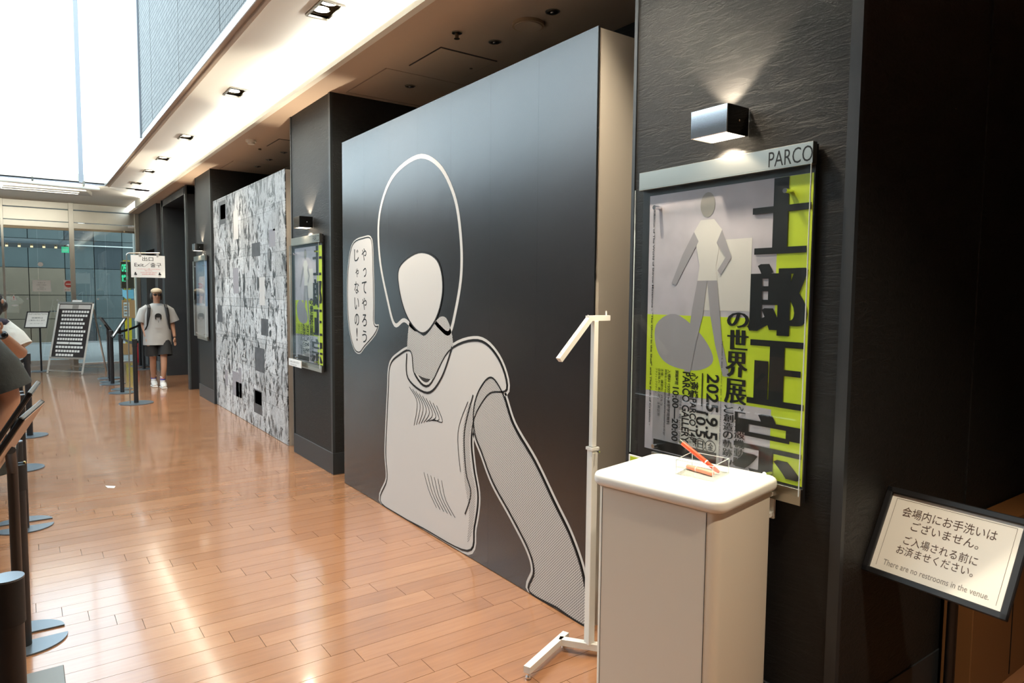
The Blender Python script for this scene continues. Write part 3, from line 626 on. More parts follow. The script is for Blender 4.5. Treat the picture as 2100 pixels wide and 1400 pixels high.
    cv = MB().box(2.222, 2.226, yr - .002, yl + .008, .968, 2.142).build('acrylic_cover', acrylic, t)
    MB().box(2.222, 2.227, yr - .004, yr - .002, .968, 2.14).build('acrylic_edge', acrylic_edge, cv); MB().box(2.222, 2.227, yl + .008, yl + .010, .968, 2.14).build('acrylic_edge', acrylic_edge, cv)
    for u, z in ((.13, 2.055), (.89, 2.055), (.16, 1.02), (.84, 1.02)):
        o = MB().disc((0, 0, 0), .009, .042, 16).build('standoff', chrome, t, smooth=True, xf=Matrix.Translation((2.262, P(u), z)) @ Matrix.Rotation(-math.pi / 2, 4, 'Y'))
    return t
poster(0, 'large lime and grey exhibition poster under acrylic on the nearest pillar')
poster(SH, 'lime and grey exhibition poster on the pillar beside the large mural', full=True)
poster(2 * SH, 'blue grey photographic poster on the farthest pillar', style=1)
t = thing('caption_plate', (2.27, 6.9, .92), 'small white caption plate at the lower left of the middle poster', 'plate')
MB().box(2.205, 2.212, 6.62, 7.0, .93, 1.0).build('plate', paper, t); text(t, 'ご自由にお持ちください', ink_grey, (2.204, 6.97, .965), NY, UZ, (.3, .02)); text(t, 'CHARACTER © 2025', ink_grey, (2.204, 6.95, .94), NY, UZ, (.2, .012))
t = thing('caption_plate', (2.27, 2.13, .92), 'small white caption plate at the lower left of the nearest poster', 'plate')
MB().box(2.205, 2.212, 1.95, 2.16, .90, .962).build('plate', paper, t); MB().box(2.2035, 2.205, 1.96, 2.15, .906, .956).build('label', lime, t)

# ------------------------------------------------------------------ large mural wall
mu = thing('mural_wall', (2.36, 4.07, 0), 'tall black freestanding mural wall with a pale figure and speech bubble', 'display wall')
YM0, YM1, ZM = 2.475, 5.67, 2.95
n = 7
for i in range(n):
    a = YM0 + (YM1 - YM0) * i / n; b_ = YM0 + (YM1 - YM0) * (i + 1) / n
    MB().box(2.263, 2.275, a + .0004, b_ - .0004, 0.004, ZM).build('front_panel', mural_black, mu)
MB().box(2.275, 2.62, YM0 + .004, YM1 - .004, 0.0, ZM - .004).build('core', beige_board, mu)
MB().box(2.262, 2.27, YM0 - .003, YM0, 0, ZM).build('edge_strip', ink, mu)
XF = 2.2625
HAIR = [(4.30, 2.62), (4.0, 2.52), (3.80, 2.30), (3.72, 2.05), (3.71, 1.80), (3.78, 1.56), (3.86, 1.42), (4.0, 1.46), (4.12, 1.52), (4.30, 1.42), (4.50, 1.48), (4.66, 1.44), (4.78, 1.62), (4.92, 1.95), (4.92, 2.28), (4.70, 2.53)]
NECK = [(4.40, 1.50), (4.21, 1.38), (3.98, 1.52), (3.86, 1.48), (3.82, 1.30), (4.06, 1.10), (4.38, 1.12), (4.46, 1.22)]
TORSO = [(4.40, 1.26), (4.34, 1.10), (4.13, 1.04), (3.86, 1.30), (3.51, 1.39), (3.29, 1.30), (3.2, 1.13), (3.38, 1.08), (3.53, 0.93), (3.58, 0.77), (3.55, 0.59), (3.50, 0.42), (3.54, 0.22), (3.62, 0.04), (4.2, 0.015), (4.90, 0.015), (4.80, 0.23), (4.82, 0.43), (4.80, 0.67), (4.77, 0.93), (4.74, 1.12), (4.60, 1.21)]
ARM = [(3.36, 1.18), (3.24, 1.10), (3.13, 0.93), (2.93, 0.76), (2.76, 0.58), (2.61, 0.42), (2.51, 0.24), (2.482, 0.02), (2.72, 0.015), (2.96, 0.015), (2.92, 0.14), (2.97, 0.25), (3.14, 0.40), (3.33, 0.55), (3.45, 0.70), (3.54, 0.82), (3.55, 0.97), (3.48, 1.10)]
FACE = [(4.58, 1.86), (4.28, 1.96), (4.02, 1.90), (3.94, 1.72), (4.02, 1.52), (4.21, 1.40), (4.42, 1.48), (4.56, 1.66)]
cl = lambda pts, n_=6: [(min(max(a, YM0 + .004), YM1 - .01), max(b_, .006)) for a, b_ in smooth_loop(pts, n_)]
flat_shape('neck_shape', half_m, mu, XF, cl(NECK)); flat_shape('torso_shape', print_light, mu, XF - .0007, cl(TORSO)); flat_shape('arm_shape', half_m, mu, XF - .0014, cl(ARM)); flat_shape('face_shape', print_light, mu, XF - .0014, cl(FACE))
ribbon('outline', print_light, mu, XF, cl(HAIR), .030)
ribbon('outline', ink, mu, XF - .0022, cl(TORSO), .010); ribbon('outline', ink, mu, XF - .0022, cl(ARM), .012); ribbon('outline', ink, mu, XF - .0022, cl(FACE), .012)
def grow(pts, d):
    cx = sum(p[0] for p in pts) / len(pts); cy = sum(p[1] for p in pts) / len(pts); out = []
    N = len(pts); area = sum(pts[i][0] * pts[(i + 1) % N][1] - pts[(i + 1) % N][0] * pts[i][1] for i in range(N)); sg = 1 if area > 0 else -1
    for i in range(N):
        a, b_ = pts[i - 1], pts[(i + 1) % N]; dx, dy = b_[0] - a[0], b_[1] - a[1]; L = math.hypot(dx, dy) or 1
        out.append((min(max(pts[i][0] + sg * dy / L * d, YM0 + .004), YM1 - .01), max(pts[i][1] - sg * dx / L * d, .006)))
    return out
ribbon('outline', print_light, mu, XF + .0001, grow(cl(TORSO), .02), .018, zmin=.006); ribbon('outline', print_light, mu, XF + .0001, grow(cl(ARM), .022), .018, zmin=.006)
for k in range(9): ribbon('fold_line', ink, mu, XF - .002, smooth_loop([(4.42 - k * .05, 1.00 - .01 * k), (4.30 - k * .045, .90 - .01 * k), (4.36 - k * .035, .70 + k * .015)], 5, closed=False), .006, closed=False)
for k in range(6): ribbon('fold_line', ink, mu, XF - .002, smooth_loop([(4.20 - k * .05, .42), (4.12 - k * .045, .30), (4.0 - k * .05, .20)], 5, closed=False), .005, closed=False)
ribbon('fold_line', ink, mu, XF - .002, smooth_loop([(3.56, 1.05), (3.66, .8), (3.64, .55), (3.58, .42), (3.66, .25)], 6, closed=False), .012, closed=False)
ribbon('fold_line', ink, mu, XF - .002, smooth_loop([(3.62, 1.0), (3.74, .78), (3.70, .50)], 6, closed=False), .006, closed=False)
flat_shape('shade_shape', half_m, mu, XF - .0014, cl([(3.60, 1.0), (3.68, .8), (3.66, .5), (3.60, .3), (3.62, .1), (3.56, .2), (3.53, .45), (3.585, .6), (3.60, .78), (3.56, .92)], 5))
ribbon('collar_line', ink, mu, XF - .0024, smooth_loop([(4.46, 1.24), (4.44, 1.06), (4.15, .99), (3.95, 1.12), (3.80, 1.36)], 6, closed=False), .016, closed=False)
BUB = [(5.46, 2.085), (5.23, 2.13), (5.06, 2.10), (5.03, 1.85), (5.02, 1.60), (5.02, 1.44), (4.94, 1.425), (5.01, 1.34), (5.21, 1.23), (5.32, 1.17), (5.44, 1.20), (5.54, 1.36), (5.58, 1.60), (5.56, 1.88)]
bl = cl(BUB, 5)
flat_shape('speech_bubble', print_light, mu, XF, bl); ribbon('bubble_line', ink, mu, XF - .0012, grow(bl, -.015), .009)
for col, yc in (('やってやろう', 5.215), ('じゃないの！', 5.37)):
    for i, ch in enumerate(col):
        small = ch in 'っゃ'; w = .062 if small else .092; h = .075 if small else .10
        if ch == '！': text(mu, '!', ink, (XF - .0015, yc + .01, 1.275), NY, UZ, (.022, .11), bold=.01); continue
        text(mu, ch, ink, (XF - .0015, yc + w / 2 - (.012 if small else 0), 1.935 - i * .133), NY, UZ, (w, h), bold=.004)

# ------------------------------------------------------------------ collage wall
cw = thing('collage_wall', (2.38, 9.1, 0), 'tall freestanding wall printed with a black and white comic collage', 'display wall')
for i in range(6):
    a = 7.39 + 3.42 * i / 6; b_ = 7.39 + 3.42 * (i + 1) / 6
    MB().box(2.312, 2.322, a + .0004, b_ - .0004, .004, 2.98).build('front_panel', collage_m, cw)
MB().box(2.322, 2.56, 7.392, 10.80, 0, 2.976).build('core', beige_board, cw)
rr = random.Random(3)
for k in range(26):
    y = rr.uniform(7.5, 10.4); z = rr.uniform(.1, 2.7); w = rr.uniform(.12, .4); h = rr.uniform(.15, .45)
    MB().box(2.3115, 2.312, y, min(y + w, 10.79), z, min(z + h, 2.96)).build('print_plate', [print_light, print_mid, mat('collage charcoal', (.07, .07, .075), .45, var=(9, .9)), collage_m][k % 4], cw) if k % 4 != 0 or k < 8 else None

# ------------------------------------------------------------------ podium
pd = bpy.data.objects.new('podium', None); C.objects.link(pd); pd.location = (1.978, 1.650, 0); pd.rotation_euler = (0, 0, 0.176)
tag(pd, 'ivory square podium cabinet with a rounded top in front of the nearest poster', 'podium')
MB().box(-.235, .235, -.268, .268, .975, 1.02, bev=.018, seg=4).build('top', podium_top, pd, smooth=True)
# rounded vertical corners on the top via a rounded prism
def rrect(w, d, r, n=6):
    out = []
    for cx, cy, a0 in ((w - r, d - r, 0), (-w + r, d - r, 90), (-w + r, -d + r, 180), (w - r, -d + r, 270)):
        for k in range(n + 1):
            a = math.radians(a0 + 90 * k / n); out.append((cx + r * math.cos(a), cy + r * math.sin(a)))
    return out
bpy.data.objects.remove(pd.children[0])
def rslab(mb, w, d, r, z0, z1, e, n=5):
    rings = []
    prof = [(-e, z0)] + [(-e + e * math.sin(a), z0 + e - e * math.cos(a)) for a in [math.radians(90 * k / 4) for k in range(1, 5)]] + [(-e + e * math.cos(a), z1 - e + e * math.sin(a)) for a in [math.radians(90 * k / 4) for k in range(0, 5)]]
    for o, z in prof:
        rings.append([mb.bm.verts.new((x, y, z)) for x, y in rrect(w + o, d + o, r + o, n)])
    for q in range(len(rings) - 1):
        N = len(rings[q])
        for k in range(N): mb.bm.faces.new((rings[q][k], rings[q][(k + 1) % N], rings[q + 1][(k + 1) % N], rings[q + 1][k]))
    mb.bm.faces.new(rings[0][::-1]); mb.bm.faces.new(rings[-1]); return mb
rslab(MB(), .229, .268, .05, .972, 1.02, .018).build('top', podium_top, pd, smooth=True)
MB().prism([(x, y, .03) for x, y in rrect(.212, .246, .036, 5)], (0, 0, .942)).build('body', podium_m, pd, smooth=True)
MB().box(-.2135, -.2125, -.205, .215, .04, .968).build('side_panel', podium_m, pd)
MB().box(-.2145, -.2115, -.2065, -.2055, .04, .968).box(-.2145, -.2115, .2155, .2165, .04, .968).build('panel_seam', hatch_m, pd)
h = MB().box(.205, .250, -.238, -.222, .94, .955).box(.205, .250, -.238, -.222, .862, .877).box(.240, .252, -.239, -.221, .85, .968).build('side_handle', white_metal, pd)
for x in (-.17, .17):
    for y in (-.2, .2): MB().tube([(x, y - .012, .017), (x, y + .012, .017)], .016).build('caster', black_metal, pd)

bx = thing('acrylic_tray', (2.03, 1.615, 1.02), 'small clear acrylic pen tray on the podium top', 'tray')
A_, B_, C_, D_ = (1.944, 1.663), (1.971, 1.519), (2.12, 1.562), (2.095, 1.712)
zt0, zt1 = 1.0205, 1.075
for p, q in ((A_, B_), (B_, C_), (C_, D_), (D_, A_)): MB().bar((p[0], p[1], (zt0 + zt1) / 2), (q[0], q[1], (zt0 + zt1) / 2), .0015, zt1 - zt0).build('wall', acrylic, bx)
MB().prism([(*p, zt0) for p in (A_, B_, C_, D_)], (0, 0, .0012)).build('base', acrylic, bx)
for p, q in ((A_, B_), (B_, C_), (C_, D_), (D_, A_)): MB().bar((p[0], p[1], zt1), (q[0], q[1], zt1), .0022).build('rim', acrylic_edge, bx)
for p in (A_, B_, C_, D_): MB().bar((*p, zt0), (*p, zt1), .002).build('corner', acrylic_edge, bx)
a = Vector((2.068, 1.566, 1.0305)); b_ = Vector((2.048, 1.735, 1.118)); d = (b_ - a)
mk_ = thing('marker_pen', tuple(a), 'bright red orange marker pen leaning out of the clear tray', 'pen', 'marker pens in the tray')
MB().tube([a + d * t_ for t_ in (0, .06, .3, .34, .93)], .008, 14, radii=[.005, .0075, .0075, .0088, .0088]).build('barrel', orange_p, mk_, smooth=True)
MB().tube([a + d * .93, a + d * 1.0], .0086, 14).build('end_cap', mat('dark olive plastic', (.04, .05, .03), .4), mk_); MB().tube([a + d * .30, a + d * .325], .0092, 14).build('band', paper, mk_)
a = Vector((2.028, 1.56, 1.031)); b_ = Vector((2.035, 1.685, 1.031)); d = b_ - a
mk_ = thing('marker_pen', tuple(a), 'pale orange marker pen lying flat inside the clear tray', 'pen', 'marker pens in the tray')
MB().tube([a, a + d * .05, a + d * .62, a + d * .63, a + d], .009, 14, radii=[.006, .009, .009, .0095, .008]).build('barrel', pink_p, mk_, smooth=True); MB().tube([a + d * .62, a + d * .64], .0102, 14).build('band', paper, mk_)

# ------------------------------------------------------------------ white garment display stand
st = thing('display_stand', (2.10, 2.287, 0), 'slim white metal T stand with a sloping pegged arm beside the podium', 'stand')
MB().box(2.087, 2.113, 2.274, 2.300, .985, 1.562, bev=.002, seg=1).build('pole', white_metal, st)
MB().box(2.082, 2.118, 2.269, 2.305, .055, .985, bev=.002, seg=1).build('lower_pole', white_metal, st)
MB().box(2.078, 2.122, 2.265, 2.309, .972, .985).build('collar', white_metal, st)
MB().bar((2.10, 2.262, .97), (2.10, 2.24, .97), .006).build('clamp_screw', chrome, st)
f0, f1 = Vector((1.735, 2.285, .045)), Vector((2.075, 2.425, .045))
MB().bar(f0, f1, .032, .03).build('foot_bar', white_metal, st)
mid = f0.lerp(f1, .82); dirx = Vector((2.10, 2.287, .045)) - mid
e = mid + dirx * 2.1
MB().bar(mid, e, .032, .03).build('cross_bar', white_metal, st)
MB().bar(e - (f1 - f0) * .55, e + (f1 - f0) * .08, .032, .03).build('foot_bar', white_metal, st)
for p in (f0.lerp(f1, .04), f0.lerp(f1, .96), e - (f1 - f0) * .5, e + (f1 - f0) * .05):
    MB().tube([(p.x, p.y, .002), (p.x, p.y, .010)], .013, 16).tube([(p.x, p.y, .01), (p.x, p.y, .032)], .005, 10).build('levelling_foot', chrome, st)
a0, a1 = Vector((2.075, 2.287, 1.575)), Vector((1.885, 2.275, 1.395))
MB().bar((2.055, 2.287, 1.573), (2.185, 2.287, 1.573), .024).build('arm_bracket', white_metal, st)
MB().bar((2.068, 2.287, 1.571), a1, .024).build('sloping_arm', white_metal, st)
nrm = Vector((-.69, 0, .72))
for k in range(5):
    p = a0.lerp(a1, .06 + k * .215) + nrm * .008
    MB().tube([p, p + Vector((0, 0, .018))], .0026, 8).build('peg', white_metal, st)
MB().tube([(2.17, 2.287, 1.58), (2.17, 2.287, 1.605)], .0035, 8).build('peg', white_metal, st)

# ------------------------------------------------------------------ reading sign stands
def sign_stand(c, yaw, tilt, w, h, label, sheet, lines=None, base=None, plain_back=False, pole_off=0.0, base_r=.17, group='tilted black sign stands', square=False):
    c = Vector(c); e1 = Vector((math.cos(yaw), math.sin(yaw), 0)); bb = Vector((math.sin(yaw), -math.cos(yaw), 0))
    e2 = Vector((0, 0, 1)) * math.sin(tilt) - bb * math.cos(tilt); nn = e1.cross(e2).normalized()
    pb = (c.x, c.y) if base is None else base
    t = thing('sign_stand', (pb[0], pb[1], 0), label, 'sign', group)
    X = Matrix((e1, e2, nn)).transposed().to_4x4(); X.translation = c
    fw = .022
    MB().box(-w/2, w/2, h/2 - fw, h/2, -.006, .012, bev=.003, seg=1).box(-w/2, w/2, -h/2, -h/2 + fw, -.006, .012, bev=.003, seg=1).box(-w/2, -w/2 + fw, -h/2, h/2, -.006, .012, bev=.003, seg=1).box(w/2 - fw, w/2, -h/2, h/2, -.006, .012, bev=.003, seg=1).build('frame', black_metal, t, xf=X)
    MB().box(-w/2 + .004, w/2 - .004, -h/2 + .004, h/2 - .004, -.008, -.002).build('back_plate', mdf if sheet is mdf else black_metal, t, xf=X)
    MB().box(-w/2 + fw, w/2 - fw, -h/2 + fw, h/2 - fw, -.002, 0.0).build('sheet', sheet, t, xf=X)
    top = c - nn * .012
    MB().tube([(pb[0], pb[1], .01), (pb[0], pb[1], top.z - .10), tuple(top)], .017, 16).build('pole', black_metal, t, smooth=True)
    if square: MB().box(pb[0] - .17, pb[0] + .15, pb[1] - .13, pb[1] + .13, 0, .010, bev=.003, seg=1).build('base', mat('grey steel plate', (.2, .2, .19), .4, .5), t)
    else: MB().disc((pb[0], pb[1], 0.0), base_r, .010, 40).build('base', disc_m, t)
    org = lambda x, y: X @ Vector((x, y, .0008))
    for (body, x, y, bw, bh, m) in (lines or []):
        text(t, body, m, org(x, y), e1, e2, (bw, bh))
    if lines and len(lines) > 4:
        iw, ih = w/2 - fw - .018, h/2 - fw - .014
        MB().box(-iw, iw, ih, ih + .0008, .0002, .0008).box(-iw, -iw + .0008, -ih, ih, .0002, .0008).box(iw - .0008, iw, -ih, ih, .0002, .0008).build('border_line', ink_brown, t, xf=X)
    return t
sign_stand((2.500, .978, .838), -1.632, 1.07, .46, .325, 'tilted black framed no restrooms sign with four Japanese lines, at lower right', paper_cream,
    [('会場内にお手洗いは', -.158, .068, .30, .036, ink_brown), ('ございません。', -.115, .026, .215, .034, ink_brown), ('ご入場される前に', -.125, -.028, .235, .032, ink_brown),
     ('お済ませください。', -.138, -.066, .245, .032, ink_brown), ('There are no restrooms in the venue.', -.168, -.118, .335, .020, ink_grey)], base=(2.665, 1.0), base_r=.14)
sign_stand((2.66, .30, .80), -1.632, 1.07, .46, .325, 'second tilted black sign stand cut off by the right edge', paper_cream, None, base=(2.82, .30), base_r=.14)
sign_stand((-.062, 3.03, 1.105), -1.73, 1.02, .42, .33, 'tilted sign stand by the left edge with a pale sheet, nearer of two', mdf, None, base=(-.05, 3.12))
sign_stand((-.050, 3.66, 1.11), -1.66, 1.02, .42, .33, 'tilted sign stand by the left edge with a dark sheet, farther of two', black_plain, None, base=(-.052, 3.42), square=True)
sign_stand((1.315, 13.2, 1.05), -1.60, 1.02, .42, .38, 'tilted sign stand among the far belt posts, seen edge on', paper, [('PLEASE', -.1, .05, .2, .03, ink), ('出口専用', -.1, -.05, .2, .06, ink)], base=(1.33, 13.2), base_r=.16)
sign_stand((1.22, 14.4, 1.06), 1.60, 1.0, .42, .30, 'tilted sign stand behind the far belt posts, facing the wall', paper, None, base=(1.26, 14.4), base_r=.16)
sign_stand((.235, 16.9, 1.06), -.28, .95, .40, .40, 'tilted white notice stand left of the white A frame board', paper,
    [('混雑時は', -.10, .03, .2, .035, ink), ('ご案内いたします', -.14, -.03, .28, .035, ink), ('ご理解とご協力をお願いします', -.12, -.10, .24, .02, ink_grey), ('INFORMATION', -.16, .12, .32, .04, ink_grey)], base=(.28, 16.95), base_r=.2)

# ------------------------------------------------------------------ barrier posts
def belt_post(x, y, label, hgt=.95, r=.031, base='disc', br=.175, belt=None, group='belt barrier posts', studs=False):
    t = thing('barrier_post', (x, y, 0), label, 'barrier post', group)
    MB().tube([(x, y, .008), (x, y, hgt - .12)], r, 22).build('tube', black_metal, t, smooth=True)
    MB().tube([(x, y, hgt - .12), (x, y, hgt - .004)], r + .004, 22).build('belt_head', black_plain, t, smooth=True)
    MB().disc((x, y, hgt - .004), r + .0045, .005, 28).build('cap', disc_m if not studs else black_metal, t)
    if base == 'disc': MB().disc((x, y, 0), br, .010, 40).build('base', disc_m, t)
    elif base == 'far': MB().disc((x, y - .03, 0), br, .008, 24, ry=.14, a0=0, a1=math.pi).build('base', disc_m, t)
    elif base == 'near': MB().disc((x, y + .04, 0), br, .008, 24, ry=.16, a0=math.pi, a1=2 * math.pi).build('base', disc_m, t)
    elif base == 'square': MB().box(x - .17, x + .17, y - .14, y + .14, 0, .010, bev=.003, seg=1).build('base', mat('grey steel plate', (.2, .2, .19), .4, .5), t)
    if belt:
        p, q = Vector((x, y, hgt - .06)), Vector(belt); m_ = p.lerp(q, .5) - Vector((0, 0, .03))
        mb = MB(); pts = smooth_loop([tuple(p), tuple(m_), tuple(q)], 6, closed=False) + [tuple(q)]
        vs = [(mb.bm.verts.new((u[0], u[1], u[2] - .022)), mb.bm.verts.new((u[0], u[1], u[2] + .022))) for u in pts]
        for i in range(len(vs) - 1): mb.bm.faces.new((vs[i][0], vs[i + 1][0], vs[i + 1][1], vs[i][1]))
        mb.build('belt', black_plain, t)
    if studs:
        MB().tube([(x - .03, y, hgt + .006), (x + .028, y, hgt + .006)], .004, 10).build('top_bar', disc_m, t)
        for s_ in (-1, 1): MB().ell((x + s_ * .030, y, hgt + .006), .007, .007, .007, 12, 8).build('knob', brass, t, smooth=True)
    return t
belt_post(-.056, 2.115, 'black barrier post with a pale top cap at the lower left corner, nearest', r=.034, hgt=.95)
belt_post(-.045, 3.86, 'black barrier post by the left edge with a curved near half plate', base='near', hgt=.87, studs=True)
belt_post(-.055, 4.02, 'black barrier post by the left edge with a curved far half plate', base='far')
belt_post(-.040, 5.80, 'black barrier post near the darker shirted person, near half plate', base='near')
belt_post(-.045, 5.98, 'black barrier post near the darker shirted person, far half plate', base='far')
belt_post(-.050, 7.78, 'black barrier post with a full round plate, second farthest at left')
belt_post(.025, 9.50, 'black barrier post with a full round plate beside the white shirted person', belt=(-.4, 9.3, .75))
belt_post(1.335, 11.45, 'black barrier post beside the exit sign pole, nearest of the far row', hgt=.96, br=.23, belt=(1.29, 12.75, .93), group='far barrier posts')
belt_post(1.29, 12.75, 'black barrier post just behind the exit sign pole', hgt=.96, br=.2, group='far barrier posts')
belt_post(1.27, 14.02, 'black barrier post in the middle of the far row', hgt=.96, br=.2, belt=(2.07, 15.9, 1.02), group='far barrier posts')
belt_post(1.31, 14.95, 'black barrier post farthest back in the far row', hgt=.96, br=.2, group='far barrier posts')
belt_post(2.07, 16.35, 'black barrier post just left of the walking man, nearer of two', hgt=.96, br=.2, group='far barrier posts')
belt_post(2.10, 17.10, 'black barrier post beside the entrance jamb, left of the walking man', hgt=.96, br=.2, group='far barrier posts')
t = thing('fire_extinguisher', (2.14, 17.8, 0), 'narrow red fire extinguisher by the entrance jamb', 'extinguisher')
MB().tube([(2.14, 17.8, .01), (2.14, 17.8, .05), (2.14, 17.8, .40), (2.14, 17.8, .45), (2.14, 17.8, .47)], .07, 20, radii=[.065, .07, .07, .045, .02]).build('tank', red_m, t, smooth=True); MB().box(2.12, 2.16, 17.75, 17.85, .47, .52).build('valve', black_metal, t)

# ------------------------------------------------------------------ exit sign stand
t = thing('exit_sign_stand', (1.252, 11.428, 0), 'white hanging exit sign on a slim chrome hooked pole', 'sign')
MB().disc((1.252, 11.428, 0), .09, .008, 30).build('base', alu, t)
pth = [(1.252, 11.428, .01), (1.262, 11.428, 2.18)] + [(1.262 + .04 * (1 - math.cos(a_)), 11.428, 2.18 + .04 * math.sin(a_)) for a_ in (.4, .8, 1.2, 1.57)] + [(1.70, 11.428, 2.235)]
MB().tube(pth, .009, 12).build('pole', steel, t, smooth=True)
for x in (1.42, 1.655): MB().box(x, x + .03, 11.42, 11.436, 2.18, 2.232).build('clip', alu, t)
sg = MB().box(1.315, 1.765, 11.424, 11.430, 1.868, 2.195).build('sign_board', paper, t)
Yt = 11.423
text(t, '出口', ink, (1.465, Yt, 2.112), RX, UZ, (.145, .062), bold=.006); text(t, 'Exit／출구', ink, (1.36, Yt, 2.022), RX, UZ, (.355, .068), bold=.003)
for i, (s_, w) in enumerate((('こちらからはご入場いただけません。', .32), ('No entry.', .10), ('이곳에서 입장 하실수 없습니다.', .22), ('此处禁止观众进入。', .18))): text(t, s_, red_ink, (1.545 - w / 2, Yt, 1.985 - i * .026), RX, UZ, (w, .017))
for x in (1.355, 1.675):
    MB().box(x, x + .035, Yt - .0005, Yt, 1.905, 1.925).build('mark', ink, t); MB().ell((x + .015, Yt, 1.936), .011, .0006, .012, 10, 8).build('mark', ink, t); MB().box(x + .002, x + .03, Yt - .0005, Yt, 1.89, 1.895).build('mark', ink_grey, t)

# ------------------------------------------------------------------ A frame board
def af(u, v, back=0.0):   # point on the front board: u across 0..1, v = height
    L0, R0 = Vector((.363, 16.426, 0)), Vector((.912, 15.807, 0)); L1, R1 = Vector((.615, 16.65, 1.42)), Vector((1.165, 16.05, 1.42))
    a_ = L0.lerp(L1, v / 1.42); b2 = R0.lerp(R1, v / 1.42); p = a_.lerp(b2, u)
    nrm_ = (R0 - L0).cross(L1 - L0).normalized()
    return p + nrm_ * back
t = thing('a_frame_board', (.86, 16.4, 0), 'white A frame floor board listing rows of small white tiles', 'sign board')
for u in (0, 1): MB().bar(af(u, .01), af(u, 1.40), .032).build('leg', alu, t)
MB().bar(af(0, 1.41), af(1, 1.41), .04).build('top_rail', alu, t); MB().bar(af(0, .32), af(1, .32), .035).build('middle_rail', alu, t); MB().bar(af(0, .06), af(1, .06), .022).build('bottom_rail', alu, t)
MB().prism([af(.02, .33), af(.98, .33), af(.98, 1.39), af(.02, 1.39)], (0.004, .004, 0)).build('board', mat('dark brown poster', (.035, .03, .03), .25), t)
for u, q in ((0, (.804, 16.87, 0.0)), (1, (1.381, 16.419, 0.0))): MB().bar(q, af(u, 1.30) + Vector((.02, .02, 0)), .026).build('rear_leg', alu, t)
MB().bar((.804, 16.87, .08), (1.381, 16.419, .08), .022).build('rear_rail', alu, t)
sgn = -1 if af(.5, .8, .01).y > af(.5, .8).y else 1
def aq(mb, u0, u1, v0, v1): mb.quad([af(u0, v0, sgn * .004), af(u1, v0, sgn * .004), af(u1, v1, sgn * .004), af(u0, v1, sgn * .004)])
tl = MB(); rr = random.Random(5)
rows = [(10, .30, 1.0), (10, .28, .97), (8, .35, .85), (9, .30, .92), (8, .32, .88), (11, .26, .98), (10, .28, .93), (10, .25, .93), (2, .25, .93), (9, .2, .98), (9, .25, .9), (6, .36, .72)]
for i, (nn_, u0, u1) in enumerate(rows):
    u0 = .06 + u0 * .25; v = 1.235 - i * .078; wd = (u1 * .93 - u0) / nn_
    for k in range(nn_): aq(tl, u0 + k * wd + .008, u0 + (k + 1) * wd - .008, v - .022, v + .022)
tag(tl.build('title_tiles', paper, t), kind='stuff')
tp = MB(); aq(tp, .05, .95, 1.29, 1.375); tp.build('header_print', print_light, t); tp = MB(); aq(tp, .42, .6, 1.295, 1.37); tp.build('header_mark', ink_grey, t).location = Vector((-.002, -.002, 0))
MB().prism([af(.38, 1.40), af(.66, 1.40), af(.66, 1.47), af(.38, 1.47)], (.004, .004, 0)).build('top_tag', paper, t)

# ------------------------------------------------------------------ small things
tag(MB().prism([(.53, 6.72, 0.0003), (.60, 6.66, 0.0003), (.585, 6.60, 0.0003), (.54, 6.64, 0.0003)], (0, 0, .0006)).build('paper_scrap', paper), 'tiny pale scrap of tape stuck on the floor boards', 'scrap')
t = thing('lit_wall_block', (3.4, 1.1, 0), 'low brown block standing in for a lit patch of wall at lower right', 'wall stand-in')  # added block, its brown stands in for lit wall
MB().box(3.08, 4.6, 1.08, 1.19, .0, .72, bev=.003, seg=1).build('body', lit_wall_m, t); MB().box(3.5, 3.503, 1.077, 1.08, .02, .70).build('front_line', ink, t); MB().box(3.07, 4.61, 1.07, 1.195, .72, .74, bev=.003, seg=1).build('top', lit_wall_m, t); MB().bar((3.45, 1.07, .55), (3.45, 1.07, .62), .01).build('handle', brass, t)

# ------------------------------------------------------------------ people
def skin_mesh(name, m, parent, chains, sub=2, world=True):
    verts, edges, rad, roots = [], [], [], []
    key = {}
    for ch in chains:
        prevv = None
        for nm, co, r in ch:
            if nm in key: i = key[nm]
            else:
                i = len(verts); verts.append(co); rad.append(r if isinstance(r, tuple) else (r, r)); key[nm] = i
                if prevv is None: roots.append(i)
            if prevv is not None: edges.append((prevv, i))
            prevv = i
    base = Vector(parent['_w'])
    me = bpy.data.meshes.new(name); me.from_pydata([tuple(Vector(v) - base) for v in verts], edges, [])
    o = bpy.data.objects.new(name, me); C.objects.link(o); o.parent = parent; me.materials.append(m)
    sk = o.modifiers.new('skin', 'SKIN'); sk.use_smooth_shade = True; sk.branch_smoothing = .4
    for i, r in enumerate(rad): me.skin_vertices[0].data[i].radius = r; me.skin_vertices[0].data[i].use_root = i in roots
    ss = o.modifiers.new('sub', 'SUBSURF'); ss.levels = sub; ss.render_levels = sub
    return o
